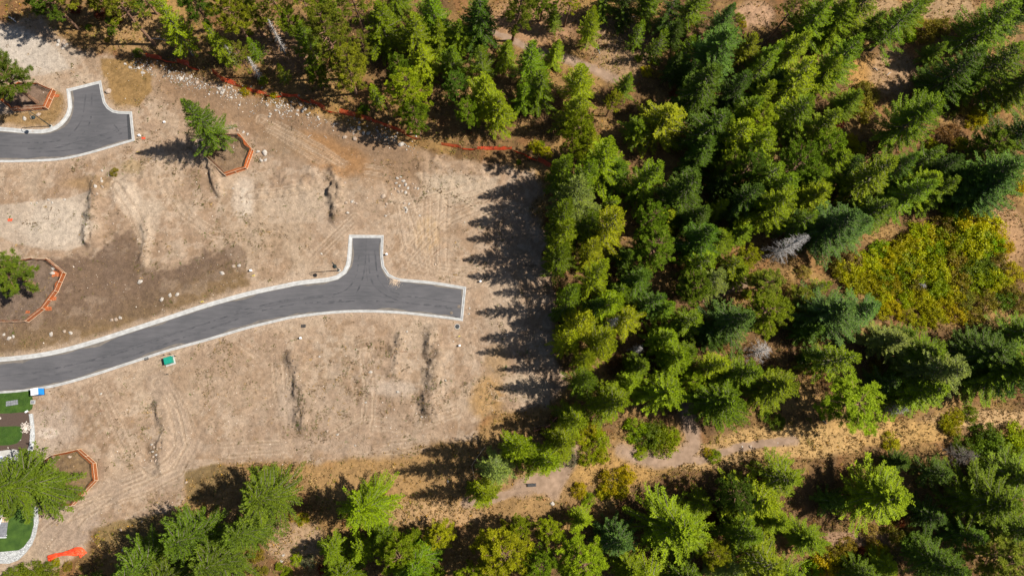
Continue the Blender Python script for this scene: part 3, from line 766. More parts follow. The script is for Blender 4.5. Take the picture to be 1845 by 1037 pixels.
def shrub(seed, h=2.4, Rr=2.0, nc=52, lpc=48, leaf=.19, stems=18):
    rg = np.random.default_rng(seed); wood = MB(); C = []
    for i in range(nc):
        a = rg.random() * 6.283; r = Rr * math.sqrt(rg.random()) * .95; lump = .62 + .38 * math.sin(a * 3 + seed) * math.cos(r * 2.2 + seed)
        z = h * lump * math.sqrt(max(.05, 1 - (r / Rr) ** 2)) * rg.uniform(.55, 1.05)
        C.append((r * math.cos(a), r * math.sin(a), max(.15, z)))
    C = np.array(C)
    for i in range(stems):
        q = C[rg.integers(nc)]
        wood.tube([(q[0] * .1, q[1] * .1, -.15), (q[0] * .5, q[1] * .5, q[2] * .55), tuple(q)], [.05, .03, .012], 4, False)
    c = np.repeat(C, lpc, 0) + rg.normal(0, 1, (nc * lpc, 3)) * np.array([.19, .19, .16]) * (Rr / 2) ** .6
    c[:, 2] = np.maximum(c[:, 2], .05)
    n = len(c); dv = nrmz(rg.normal(0, 1, (n, 3)) + np.array([0, 0, .1])); sv = nrmz(np.cross(dv, nrmz(np.array([0, 0, 1.0]) + rg.normal(0, .7, (n, 3)))))
    ln = leaf * rg.uniform(.6, 1.3, n)
    T = np.clip(np.repeat(rg.random(nc), lpc) * .75 + rg.normal(.1, .22, n), 0, 1)
    return leaf_mesh('foliage', quads(c, dv, sv, ln, ln * rg.uniform(.55, .85, n)), T, MAT['broad']), wood

def snag(seed, h=14.0, Rr=2.4, nb=90, twig=True):
    rg = np.random.default_rng(seed); w = MB()
    w.tube([(.15 * math.sin(s * 3), .1 * math.sin(s * 4), h * s - (.4 if s == 0 else 0)) for s in np.linspace(0, 1, 9)], [h * .013 * (1 - .93 * s) for s in np.linspace(0, 1, 9)], 7)
    br = MB()
    for b in range(nb):
        u = (b + rg.random()) / nb; z = h * (.14 + .84 * u); Lb = Rr * (1 - u) ** .7 * rg.uniform(.45, 1.1) + .2; az = b * 2.4 + rg.normal(0, .3); el = -.25 + .5 * u + rg.normal(0, .15)
        hd = np.array([math.cos(az), math.sin(az), 0])
        pos = lambda s: np.array([0, 0, z]) + hd * Lb * s * math.cos(el) + np.array([0, 0, Lb * (s * math.sin(el) - .3 * s * s)])
        br.tube([pos(0), pos(.4), pos(.75), pos(1.0)], [.055, .042, .03, .012], 4, False)
        if twig:
            for k in range(int(Lb * 4)):
                s = rg.uniform(.25, 1); q = pos(s); a2 = az + rg.choice([-1, 1]) * rg.uniform(.5, 1.2)
                br.tube([q, q + np.array([math.cos(a2), math.sin(a2), rg.uniform(-.4, .2)]) * rg.uniform(.25, .7)], [.022, .008], 3, False)
    return w.mesh('trunk', MAT['deadwood'], True), br.mesh('branches', MAT['deadwood'])

PROTO = {}
def reg(key, res, bark):
    crown, wood = res; PROTO[key] = (crown, wood.mesh('trunk', MAT[bark], False))
for i in range(6): reg(('F', i), fir(20 + i, 20, 4.4, .06 + .03 * i, [150, 135, 160, 140, 125, 150][i], [.85, .95, .75, .9, .8, 1.0][i], [.25, .35, .2, .3, .15, .25][i]), 'firbark')
for i in range(3): reg(('Fs', i), fir(40 + i, 20, 4.2, .12, 96, .9, .3, .33, .2), 'firbark')          # open crowns
for i in range(3): reg(('S', i), fir(50 + i, 8, 2.0, .05, 80, .9, .15, .25), 'firbark')                   # saplings
for i in range(4): reg(('R', i), fir(60 + i, 20, 5.8, .16, 190, .68, .16, .36, .06, .8, .15), 'firbark')       # broad old firs
for i in range(3): reg(('P', i), pine(70 + i, 22, 4.0, [.34, .42, .3][i], 58, .44, 42), 'bark')
for i in range(2): reg(('Ps', i), pine(80 + i, 22, 3.6, .42, 36, .42, 36, .12), 'bark')                     # sparse pines
for i in range(5): reg(('B', i), shrub(90 + i), 'firbark')
BASE = {'F': (20, 3.55), 'Fs': (20, 3.2), 'S': (8, 1.7), 'R': (20, 5.0), 'P': (22, 4.2), 'Ps': (22, 3.8), 'B': (2.4, 2.1)}
COLR = {'g': (.088, .140, .003), 'd': (.048, .088, .005), 'l': (.134, .184, .003), 'y': (.176, .200, .003), 'b': (.058, .110, .020), 'o': (.110, .130, .008), 's': (.124, .158, .034), 'k': (.066, .104, .008)}
CNAME = {'k': 'deep green', 'g': 'green', 'd': 'dark green', 'l': 'bright green', 'y': 'yellow-green', 'b': 'bluish green', 'o': 'olive', 's': 'silvery green'}
KIND = {'F': ('fir_tree', 'conical fir', 'fir'), 'Fs': ('fir_tree', 'open-crowned fir', 'fir'), 'S': ('fir_sapling', 'young fir', 'fir'), 'R': ('fir_tree', 'broad-crowned fir', 'fir'),
        'P': ('pine_tree', 'tufted pine', 'pine'), 'Ps': ('pine_tree', 'thin-crowned pine', 'pine')}
def zone(x, y):
    if y > 800:
        if x < 130: return 'beside the house lawn'
        if x < 520: return 'below the haul track'
        if x < 820: return 'below the golden straw bank'
        if x < 1010: return 'at the footpath bench' if y < 900 else 'below the footpath bench'
        if x < 1320: return 'below the yellow footpath bushes'
        if x < 1560: return 'on the slope across the footpath'
        return 'among the dead branches'
    if x < 60: return 'inside an orange fence ring'
    if y < 260 and x < 260: return 'above the upper road end'
    if y < 230 and x < 500: return 'behind the crumpled orange fence'
    if y < 260 and x < 680: return 'behind the rocky fence foot'
    if y < 300 and x < 940: return 'behind the long orange fence'
    if y < 340 and x < 1130: return 'behind the curving fence'
    if y < 340 and x < 1320: return 'in dark woods past the trail'
    if y < 340 and x < 1540: return 'before the grass opening'
    if y < 340: return 'around the dry grass opening'
    if x < 1135 and y < 520: return 'above the lower road end'
    if x < 1135 and y < 690: return 'opposite the lower road end'
    if x < 1135: return 'at the red rail corner'
    if x < 1340 and y < 500: return 'before the grey dead tree'
    if x < 1340 and y < 660: return 'around the mid-wood trail'
    if x < 1560 and y < 500: return 'around the grey dead tree'
    if x < 1560 and y < 640: return 'between mid-wood trail and thicket'
    if x >= 1560 and y < 560: return 'above the yellow thicket'
    if x >= 1560 and y < 700: return 'below the yellow thicket'
    if x < 1340: return 'above the lower footpath bend'
    return 'along the grassy footpath strip'
TREES_XY = []; ALLT = []
trng = random.Random(3)
MPP = lambda px, py, z: np.linalg.norm(P(px + 1, py, z) - P(px, py, z))
def plant_tree(px, py, rpx, kind, colour='g', h=None, var=None, label=None, f=.58, group=None, base=None):
    """px,py: middle of the crown in the photo; rpx its half width across"""
    if kind == 'F' and px > 1130 and var is None:
        q_ = trng.random(); kind = 'R' if q_ < .24 else 'Fs' if q_ < .38 else 'P' if q_ < .46 else 'F'
    bh, br = BASE[kind]
    rm = rpx * MPP(px, py, 8)
    if h is None:
        k = {'F': 3.6, 'Fs': 4.0, 'S': 3.6, 'R': 2.9, 'P': 3.5, 'Ps': 4.5}[kind]
        h = min(19.5 if px > 1130 else 22, max(4, k * rm * trng.uniform(.88, 1.12) + 2.5))
    if base is not None: p = P(*base)
    else: p = P(px, py, h * f)
    z = gz(p[0], p[1])
    nv = len([1 for k in PROTO if k[0] == kind]); v = trng.randrange(nv) if var is None else var
    crown, trunk = PROTO[(kind, v)]
    name, desc, cat = KIND[kind]
    size = 'very tall' if h > 23.5 else 'tall' if h > 17.5 else 'middling' if h > 11 else 'small'
    zn = zone(px, py)
    lb = label or f'{size} {CNAME[colour]} {desc} {zn}'
    t = thing(name, lb, cat, (p[0], p[1], z), trng.uniform(0, 6.283), group or (None if label else f'{cat} trees {zn}'))
    t.scale = (rm / br, rm / br, h / bh)
    t.rotation_euler = (R(trng.uniform(-3, 3)), R(trng.uniform(-3, 3)), trng.uniform(0, 6.283))
    link('trunk', trunk, t)
    c = link('crown', crown, t)
    j = trng.uniform(.72, 1.22); cc = COLR[colour]
    c.color = (cc[0] * j * trng.uniform(.92, 1.1), cc[1] * j, cc[2] * j * trng.uniform(.8, 1.2), 1)
    TREES_XY.append((p[0], p[1], rm)); ALLT.append([t, p[0], p[1], CNAME[colour], desc, zn, size, 'wide' if rm / h > .24 else 'slim' if rm / h < .185 else '', bool(label)])
    return t

RINGTREE = dict(
    a=plant_tree(362, 228, 33, 'F', 'k', 22.0, 5, 'lone dark green fir leaning over its own orange fence ring', base=(405, 270)),
    b=plant_tree(18, 505, 46, 'P', 'k', 13, 0, 'broad olive pine filling the fence ring beside the mulched slope', base=(62, 512)),
    c=plant_tree(42, 880, 74, 'R', 'k', 17, 0, 'huge spreading dark fir between the house lawn and its fence ring', base=(88, 868)),
    d=plant_tree(12, 150, 47, 'P', 'k', 18, 1, 'loose tufted pine in the fence ring beside the upper road', base=(66, 184)))
TL = '''95 5 34 P d|222 12 34 Ps o 24|130 -38 40 P o|305 42 29 F l 22|388 70 23 F l 17|420 22 34 P o 24|352 8 34 P d|458 82 15 S g|500 8 34 Ps o|548 16 30 Ps o|552 72 26 F g|440 108 22 Ps o 13|478 40 20 Ps o
506 130 11 S l|600 78 40 P o 26|628 128 34 P o 18|640 14 32 Ps o|652 88 18 Ps o|688 48 36 F l|745 62 36 F l|740 162 37 P l 20|762 105 30 F l|752 212 28 P g 15|679 168 15 S l|782 18 36 F g|722 130 25 P g|570 130 22 P g 12
865 25 40 F d|930 8 32 P o 24|1025 12 18 Ps y|1066 42 22 F l 17|815 108 28 F g|792 60 24 F l|868 108 26 Fs g|912 92 21 F l|958 112 29 F g|1000 92 19 F l|868 165 32 F l|898 198 31 F l|828 160 26 P d|972 155 32 F g|940 170 22 F g|845 205 24 P g
1050 145 32 F l|1038 192 31 F l|1036 238 30 P l 23|1062 262 30 F y|1190 78 17 S g 14|1236 88 18 S g|1126 152 19 F g|1102 186 16 Ps y|1288 88 50 R b 22|1306 40 26 F b|1345 88 26 F y|1262 158 42 F d|1250 8 30 F g|1212 22 26 Fs d
1196 212 46 F y 18|1150 232 26 F g 12|1088 288 38 F l 25|1165 318 34 F g|1290 228 46 F d|1332 250 40 F l|1348 200 34 F g|1045 320 30 F g 26|1110 310 30 F g
1425 88 34 F l|1392 98 28 F g|1415 32 24 Ps o|1472 28 34 F g|1512 38 36 F l|1488 72 18 F l|1516 106 34 F g|1440 148 42 F l|1492 130 28 F l|1545 8 36 F l|1372 120 26 F g
1620 42 28 Fs g 22|1655 12 30 F l|1788 42 44 F g 23|1835 20 36 F d|1728 128 38 F d|1800 118 46 F g 23|1845 150 40 F g
1352 222 36 F l|1372 268 34 F l|1440 205 38 F g|1485 228 34 F l|1478 270 32 F g|1438 295 36 P g|1382 312 36 F g|1502 298 36 F l|1410 335 34 F g|1530 180 26 F g
1268 275 30 F d|1328 160 30 F d|1395 150 30 F d|1340 310 30 F d|1600 690 28 Fs d 12|1460 596 26 F d 12|1250 390 28 F d|1130 462 22 F d|1175 545 26 F d|1285 602 28 F d|1500 905 24 Fs d 10|1680 930 28 Fs d 12|1740 965 32 F d 14|1690 850 28 Fs d 12|1470 640 20 Fs d 10|1200 560 22 F g|1330 420 24 F g|1530 300 26 F d|1620 300 26 F d|1700 300 26 F d|1745 150 26 F g|1310 300 28 F g|1240 320 28 F d|1300 330 26 F d|1220 120 20 F d|1300 240 28 F g|1375 170 26 F l|1465 320 26 F g
1170 4 28 F g|1130 2 24 F d|1095 -6 24 F g|980 2 24 P g|1000 30 16 F g|1218 60 20 F d|70 -10 30 P k|185 -6 30 P o|255 -12 28 P k|455 30 26 P o|525 45 22 P g|590 20 26 P g|715 -8 30 F g|830 60 24 F g|1150 60 16 S g|1240 130 22 F d|1570 40 18 F g 12|1690 90 20 F g 12
1012 385 26 F g 24|1010 470 25 F g 23|1030 540 26 F g 23|1028 612 25 F y 22|1055 400 26 F g 22|1050 690 26 F g 21|1012 300 24 F g 22|1066 560 24 F d 20
1650 215 46 F g 23|1780 268 36 P g 16|1672 285 28 F g|1575 315 42 F l|1660 330 34 F l|1792 318 52 R b 22|1840 240 40 F d|1740 320 36 F d
1046 352 40 F s 26|1105 368 17 S l|1020 428 33 F l 25|1092 412 36 F y 24|1070 455 22 F y 22|1200 392 28 F y 13|1170 448 40 P g 17|1165 400 30 P g|1270 432 40 F d
1392 372 46 R l 22|1462 352 34 F l|1348 352 36 F d|1296 375 19 S l 12|1296 432 32 F l|1500 405 46 F b 22|1342 462 22 F y|1262 472 30 F l|1320 482 26 F l|1440 400 28 F g|1480 512 13 S l 9|1230 350 40 F d
1580 378 40 F g 19|1642 346 36 F g|1775 335 44 R b 18|1540 408 32 F b|1702 338 28 F g
1075 500 27 F l 25|1090 545 28 F l 24|1050 578 34 F y 24|1136 572 31 F y|1085 618 30 F y 24|1060 648 19 F y 20|1150 505 34 F d|1245 518 32 P g 15|1195 608 30 F l|1222 645 36 F l|1242 575 30 F g|1290 505 32 F s|1330 492 24 F l|1120 530 26 F g
1370 515 32 P o 14|1372 572 42 P l 18|1318 575 42 F b|1498 566 54 R b 18|1512 652 36 F l|1282 660 29 F l|1440 540 24 P o 10
1558 556 36 F b 14|1604 612 36 F s 14|1664 636 42 F g 16|1784 636 54 R d 18|1845 600 42 F g 15|1688 665 50 R s 22|1630 600 22 F g 10|1840 660 46 F d
1136 688 27 F l|1096 722 36 F l 22|1202 702 42 F l|1242 682 21 F l|1150 660 26 F g|1036 752 30 F l 20|1020 790 32 F l 18|1308 722 50 R g 20|1392 702 44 R l 19|1526 726 56 P l 16|1340 668 34 F g|1668 704 44 F l 18|1802 668 52 R g 18|1240 640 24 F g
482 900 55 R k 21|352 968 52 R k 21|252 1022 55 R k 20|392 1015 56 R k 20|440 965 42 R k 19|300 1045 50 R k|150 1075 45 R k 14
662 918 50 R l 21|598 990 29 F l 12|650 988 27 F l 11|722 1005 42 P l 16|792 962 27 P y 11|745 1015 42 F g|770 1050 40 P l|872 888 28 F l 19|897 842 31 F s 25|940 812 31 F l 24|982 832 33 F l 22|912 992 54 P y 17|990 955 26 P l 12|1046 932 22 F l 10|938 948 22 P l|970 1018 34 P g|690 970 25 F g|620 1040 34 F g|850 1040 34 P l
1214 958 66 R l 21|1115 972 38 F b|1042 1010 50 P l 17|1268 908 25 F l 11|1286 1002 27 P y|1132 1025 34 F l|1180 1050 40 F l|1240 1055 36 F g
1412 862 42 F l 18|1360 895 48 R l 18|1390 932 31 F l|1342 962 36 F g|1382 1012 46 F l|1455 970 36 F g 12|1310 1022 30 F s|1318 888 34 F d|1430 1050 36 F g
1588 896 58 R l 19|1782 905 62 R g 21|1800 1002 52 P o 18|1620 832 22 F d 9|1835 855 50 F g 18|1600 1020 27 F l 9|1700 1010 44 F d|1560 1040 30 F g|1845 950 40 F g'''
for row in TL.split('\n'):
    for it in row.split('|'):
        a = it.split()
        plant_tree(float(a[0]), float(a[1]), float(a[2]), a[3], a[4], float(a[5]) * (.84 if float(a[0]) > 1130 else .95) if len(a) > 5 else None)

# look-alikes are told apart by what stands next to them
for rnd in range(3):
    seen = {}
    for r_ in ALLT: seen.setdefault(r_[0]['label'], []).append(r_)
    for lab, rows in seen.items():
        if len(rows) < 2 or rows[0][8]: continue
        for r_ in rows:
            t, x_, y_, cn, ds, zn, sz, wd_, _ = r_
            near_ = sorted(((q[1] - x_) ** 2 + (q[2] - y_) ** 2, q) for q in ALLT if q is not r_ ) if False else sorted(ALLT, key=lambda q: (q[1] - x_) ** 2 + (q[2] - y_) ** 2)[1:8]
            cand = [q for q in near_ if (q[3], q[4]) != (cn, ds)] or near_
            short = lambda q: {'deep green': 'a deep', 'green': 'a green', 'dark green': 'a dark', 'bright green': 'a bright', 'yellow-green': 'a yellowish', 'bluish green': 'a bluish', 'olive': 'an olive', 'silvery green': 'a silvery'}[q[3]] + (' pine' if 'pine' in q[4] else ' fir')
            base_ = ' '.join(w for w in (wd_, sz, cn, ds.split()[-1] if rnd else ds) if w)
            def fit(txt):
                for cut in (wd_ + ' ', ' a', ' the', sz + ' '):
                    if len(txt.split()) > 16: txt = txt.replace(cut, '' if cut[0] != ' ' else '', 1) if cut[0] != ' ' else txt.replace(cut + ' ', ' ')
                return txt
            if rnd == 0: t['label'] = f'{base_} {zn}'
            elif rnd == 1: t['label'] = fit(f'{base_} {zn}, next to {short(cand[0])}')
            else:
                o_ = [q for q in cand[1:] if short(q) != short(cand[0])]
                if o_: t['label'] = fit(f'{base_} {zn}, near {short(cand[0])} and {short(o_[0])}')
# dead standing trees
def plant_snag(px, py, h, rm, label, seed, tilt=(0, 0), cat='dead tree', f=.5, dark=False):
    p = P(px, py, h * f); z = gz(p[0], p[1])
    t = thing('dead_tree', label, cat, (p[0], p[1], z)); t.rotation_euler = (R(tilt[0]), R(tilt[1]), seed * 1.3)
    a, b = snag(seed, h, rm, int(8 * h) if h > 6 else 40)
    if dark: a.materials[0] = MAT['firbark']; b.materials[0] = MAT['firbark']
    link('trunk', a, t); link('branches', b, t)
plant_snag(1428, 440, 17, 3.2, 'standing grey dead conifer with bare twiggy branches above the thicket', 1, f=.6)
plant_snag(1370, 632, 7, 3.6, 'pale leafless dead tree with curling branches in the woods', 2)
plant_snag(1110, 575, 13, 1.3, 'thin grey bare spike between yellow-green firs at the clearing edge', 3, f=.9)
plant_snag(1735, 820, 9, 3.2, 'bare dead branches under the dark firs of the lower slope', 4, dark=True)
plant_snag(1148, 630, 7, 1.4, 'small grey dead tree in a dark gap behind the clearing edge', 5)
plant_snag(1614, 738, 8, 1.6, 'pale dead twigs beside the wide tufted pine', 6)
plant_snag(458, 122, 9, .7, 'slim bare grey pole tree above the rocks of the orange fence', 7, f=.5)
plant_snag(500, 68, 13, .6, 'long bare grey trunk on the needle-covered slope', 8, f=.5)
plant_snag(418, 100, 8, .8, 'short bare grey trunk leaning out from under a fir', 9, f=.5)
plant_snag(1660, 515, 3, 1.4, 'grey leafless bush in the yellow thicket', 10)

# shrubs
SCOL = {'y': (.27, .255, .003), 'g': (.085, .135, .008), 'l': (.165, .235, .003), 'o': (.155, .140, .015), 'r': (.12, .03, .012), 'b': (.16, .095, .045), 't': (.26, .185, .06), 'm': (.25, .275, .003)}
SNAME = {'y': 'golden yellow', 'g': 'green', 'l': 'yellow-green', 'o': 'olive', 'r': 'rust red', 'b': 'brown', 't': 'tan', 'm': 'lime yellow'}
ALLS = []
def szone(x, y):
    if 1480 < x < 1830 and 360 < y < 620: return 'in the autumn thicket'
    if y > 960 and x > 1400: return 'on the lower slope'
    if 980 < x < 1300 and 770 < y < 910: return 'beside the lower footpath'
    if x > 1480 and y < 340: return 'near the dry grass opening'
    if x > 1300 and y > 700: return 'on the strip below the wide pine'
    if x < 620 and y > 880: return 'among the bottom straw banks'
    if x < 130: return 'beside the house lawn'
    if y < 320 and x < 700: return 'near the long orange fence'
    if y < 340: return 'near the narrow trail'
    return 'on the forest floor'
def plant_shrub(px, py, rpx, c, hk=.95, name='shrub'):
    rm = rpx * MPP(px, py, 1); h = hk * rm + .3; p = P(px, py, h * .5); z = gz(p[0], p[1])
    crown, wood = PROTO[('B', trng.randrange(5))]; zn = szone(px, py)
    size = 'wide' if rm > 3 else 'rounded' if rm > 1.5 else 'small' if rm > .8 else 'tiny'
    t = thing(name, f'{size} {SNAME[c]} leafy shrub {zn}', 'shrub', (p[0], p[1], z), trng.uniform(0, 6.28), f'shrubs {zn}')
    ALLS.append((t, p[0], p[1], SNAME[c], zn, size))
    t.scale = (rm / 2.1, rm / 2.1, h / 2.4)
    link('stems', wood, t); f = link('foliage', crown, t); j = trng.uniform(.8, 1.25); cc = SCOL[c]
    f.color = (cc[0] * j * trng.uniform(.9, 1.15), cc[1] * j * trng.uniform(.88, 1.1), cc[2], 1)
SL = '''1545 190 34 o|1505 200 16 r|1512 222 14 r|1530 255 20 y|1548 268 16 y|1518 268 14 y|1565 165 24 o|1670 52 26 o|1640 58 18 l|1700 45 18 o|1700 248 22 b|1715 235 18 b|1680 262 16 y|1730 260 16 y|1755 218 16 y|1772 205 20 y|1795 185 20 y|1828 170 22 y|1740 195 14 t|1820 315 24 b|1838 330 20 y|1800 175 18 t|1715 195 18 g
1600 500 26 l|1570 470 24 m|1590 450 22 l|1740 392 34 m|1775 396 32 m|1720 385 26 l|1795 415 26 m|1810 445 22 y|1660 420 26 m|1625 470 26 m|1655 490 28 m|1705 490 28 m|1745 450 30 m|1585 520 22 m|1560 505 22 y|1720 530 24 m|1680 555 22 y|1700 520 22 l|1775 425 26 l|1705 440 26 y|1790 500 24 l|1820 520 20 o|1605 545 20 y|1650 525 22 m|1540 470 20 t|1515 480 20 o|1705 410 26 o|1760 430 38 m|1720 430 34 l|1790 440 26 l|1675 425 28 y|1640 440 26 y|1660 455 30 m|1690 450 28 l|1615 455 24 y|1600 475 24 y|1640 485 34 l|1680 480 32 m|1720 470 30 o|1750 475 26 g|1780 480 22 g|1560 480 26 m|1530 490 26 y|1575 500 22 y|1610 510 24 y|1650 510 26 o|1690 510 28 l|1730 510 28 o|1765 510 26 l|1800 505 26 m|1545 515 24 m|1590 535 20 y|1630 535 22 m|1665 540 20 y|1700 545 22 y|1740 540 24 o|1780 540 24 o|1815 540 22 g|1640 565 18 y|1690 570 22 m|1730 565 22 y|1760 570 20 o|1620 560 16 y|1830 490 20 y|1840 545 20 o|1660 580 16 y|1595 560 16 y|1520 460 18 b|1800 470 20 o
1168 786 27 g|1145 775 24 l|1198 798 28 l|1185 778 22 g|1212 786 18 l|1082 795 20 l|1070 775 18 y|1060 822 20 l|1085 822 14 m|1105 868 26 y|1130 855 18 y|1090 885 16 y|1120 885 16 y|1045 884 16 y|1060 900 14 l|1290 822 13 l|1278 815 10 y|1028 828 14 s|1155 815 14 l|1050 790 14 y
1780 788 28 g|1830 792 32 l|1740 802 22 g|1790 810 34 g|1840 820 34 l|1720 768 18 y|1725 750 16 y|1750 745 16 l|1610 795 18 y|1710 760 16 y|1400 760 16 g|1380 745 14 g
1490 1020 26 y|1520 1010 24 y|1545 1025 26 l|1500 1000 20 o|1470 1030 22 l|1580 990 18 y|1595 998 16 y|1530 985 18 o|1560 1005 18 r|1640 975 18 g|1660 1000 16 o|1610 960 20 o|1570 960 18 t
535 1008 13 l|556 1012 14 s|502 1020 8 l|515 1032 12 l|470 1030 14 o|545 935 13 y|530 930 10 t|50 1030 24 g|85 1028 20 g|20 1040 22 g|120 1020 10 o|100 1012 8 y|460 1000 16 o|580 1025 10 r
473 143 10 l|492 170 7 y|440 162 10 y|210 30 12 r|180 22 14 r|132 12 12 r|196 35 8 g|200 55 10 g|158 48 7 g|192 70 6 o|245 92 10 g|206 310 9 o|205 42 9 l|448 60 9 l|655 196 12 g|648 205 9 o|965 262 14 y|985 272 12 y|975 258 8 l|935 290 5 l|1165 128 12 y|1180 112 8 y|1185 135 10 t|1150 105 8 l|1240 40 12 y|1230 55 10 b|1335 30 10 l|1340 42 8 y|1105 175 12 o|1215 168 9 r|1295 200 9 b
1390 660 18 b|1305 620 16 b|1410 540 18 b|1420 520 18 t|1430 560 14 o|1395 590 12 y|1455 620 16 t|1480 600 16 o|1345 530 10 y|1365 500 14 l|1450 490 14 t|1260 690 14 b|1490 690 16 b|1440 660 14 t|1580 660 14 o|1540 690 14 b|1310 930 14 t|1330 935 12 r|1285 935 14 r|1620 940 12 r|1640 955 12 t|1250 460 12 b|1115 470 10 b|1105 660 12 b|1160 600 10 b|1120 645 12 b|985 460 10 b|990 395 10 b'''
SCOL['s'] = (.16, .18, .10); SNAME['s'] = 'silvery'
for row in SL.split('\n'):
    for it in row.split('|'):
        a = it.split(); plant_shrub(float(a[0]), float(a[1]), float(a[2]), a[3])

for rnd in range(2):
    seen = {}
    for r_ in ALLS: seen.setdefault(r_[0]['label'], []).append(r_)
    for lab, rows in seen.items():
        if len(rows) < 2: continue
        for t, x_, y_, cn, zn, sz in rows:
            nb_ = [q for q in sorted(ALLS, key=lambda q: (q[1] - x_) ** 2 + (q[2] - y_) ** 2)[1:9] if q[3] != cn]
            n1_ = nb_[0][3] if nb_ else None; n2_ = next((q[3] for q in nb_ if q[3] != n1_), None)
            if rnd == 0 and n1_: t['label'] = f'{sz} {cn} shrub {zn}, next to a {n1_} one'
            elif n2_: t['label'] = f'{sz} {cn} shrub {zn}, by {n1_} and {n2_} ones'
# ------------------------------------------------------------------ boulders
def rock_mesh(seed, mat, flat=.75):
    import bmesh
    bm = bmesh.new(); bmesh.ops.create_icosphere(bm, subdivisions=2, radius=1.0); rg = np.random.default_rng(seed)
    cuts = nrmz(rg.normal(0, 1, (9, 3))); ds = rg.uniform(.55, .9, 9)
    for v in bm.verts:
        p = np.array(v.co)
        for c, dd in zip(cuts, ds):
            e = p.dot(c) - dd
            if e > 0: p = p - c * e * .85
        p = p * (1 + .05 * rg.standard_normal()) * np.array([1.15, .9, flat]); v.co = p
    me = bpy.data.meshes.new('boulder'); bm.to_mesh(me); bm.free(); me.materials.append(mat); return me
ROCKS = [rock_mesh(i, MAT['rock'] if i % 3 else MAT['tanrock'], .62 + .06 * (i % 4)) for i in range(9)]
def boulder(px, py, dpx, label, group=None, v=None):
    p = P(px, py); r = dpx * .5 * MPP(px, py, 0)
    o = link('boulder', ROCKS[trng.randrange(9) if v is None else v]); o.location = (p[0], p[1], gz(p[0], p[1]) + r * trng.uniform(-.08, .18))
    o.scale = (r, r, r); o.rotation_euler = (0, 0, trng.uniform(0, 6.28)); tag(o, label, 'boulder', group)
def pile(label, group, pts):
    for a in pts: boulder(a[0], a[1], a[2], label, group)
pile('pale boulder in the small pile by the pale dirt pad', 'boulders piled by the pale dirt pad', [(107, 76, 8), (117, 75, 6), (104, 82, 7), (114, 80, 8), (120, 80, 6), (117, 84, 6), (113, 88, 5)])
boulder(196, 165, 12, 'large pinkish boulder alone on the golden grass patch', v=3)
pile('pale boulder in the row at the top of the golden grass patch', 'boulders at the golden grass patch', [(225, 115, 6), (234, 121, 7), (249, 122, 7), (257, 131, 8)])
pile('pale boulder by the lamp post of the upper road', 'boulders by the upper lamp post', [(44, 213, 9), (58, 212, 8), (69, 206, 9)])
pile('pale boulder in the roadside trio nearest the house end of the lower road', 'boulder trio by the fence ring', [(7, 602, 6), (16, 609, 8), (23, 605, 7)])
pile('pale boulder in the spaced trio below the left fence ring', 'spaced boulder trio on mulch', [(92, 602, 9), (117, 597, 7), (127, 599, 8)])
pile('pale boulder in the tight trio midway along the mulched slope', 'tight boulder trio on mulch', [(201, 576, 7), (209, 575, 8), (216.5, 572, 7)])
pile('pale boulder in the trio near the wide end of the mulched slope', 'boulder trio on the golden mulch', [(292, 539, 8), (307, 532, 8), (319, 530, 8)])
pile('pale boulder at the right end of the dark mulch', 'boulders at the mulch end', [(399, 491, 9), (421, 479, 8), (431, 478, 7)])
boulder(251, 507, 9, 'flat white rock alone in the middle of the mulched slope')
pile('pale boulder beside the ring of the lone leaning fir', 'boulders beside the lone fir ring', [(464, 273, 7), (475.5, 275, 12), (470, 288, 7), (478, 287, 8), (415, 230, 5), (421, 231, 5), (428, 234, 5), (438, 237, 6), (445, 241, 6)])
pile('grey-white boulder in the shaded rocks under the first orange fence stretch', 'rocks under the first fence stretch', [(325, 142, 8), (341, 138, 7), (355, 149, 8), (319, 140, 4), (396, 160, 7), (404, 163, 6), (400, 169, 7), (412, 158, 5), (418, 157, 6), (420, 163, 5), (392, 167, 5), (409, 173, 6), (416, 176, 6), (424, 172, 4), (472, 158, 4), (452, 156, 4)])
pile('grey-white boulder in the rock field below the middle orange fence', 'rock field below the middle fence', [(538, 172, 6), (542, 189, 8), (549, 197, 8), (545, 199, 6), (535, 206, 6), (554, 207, 5), (558, 204, 5), (555, 212, 5), (573, 211, 6), (574, 214, 5), (497, 198, 6), (487, 205, 6), (485, 209, 5), (482, 190, 4), (512, 190, 4), (520, 200, 4), (528, 195, 4), (503, 185, 4), (536, 199, 5), (551, 191, 4), (525, 183, 3.5), (563, 195, 4), (509, 206, 4)])
pile('rounded boulder under the fence where fir shade falls', 'rocks below the lower fence stretch', [(648, 223, 6), (648, 232, 9), (655, 241, 7), (665, 241, 8), (622, 248, 8), (640, 251, 9), (662, 229, 4), (700, 221, 4), (701, 229, 5), (713, 248, 7), (724, 262, 11), (697, 249, 6), (681, 237, 4)])
pile('tan boulder in the loose pile above the lower road head', 'loose rock pile above the road head', [(691, 354, 10), (635, 363, 7), (624, 366, 7), (626, 384, 6), (642, 367, 5), (716, 322, 6), (722, 319, 5), (727, 326, 7), (714, 330, 5), (720, 335, 5), (731, 332, 7), (712, 340, 5), (724, 344, 6), (731, 346, 7), (735, 338, 6), (748, 338, 5), (744, 331, 4), (753, 339, 5), (718, 345, 7), (729, 366, 6), (737, 367, 5), (730, 374, 6), (733, 378, 6), (731, 382, 5), (697, 368, 6), (771, 345, 5), (695, 389, 5)])
pile('white rock in the row across the pale dug lot', 'rocks in the pale dug lot', [(57, 367, 4), (67, 366, 4), (89, 361, 5), (95, 365, 5), (117, 360, 5), (179, 352, 6), (204, 403, 4)])
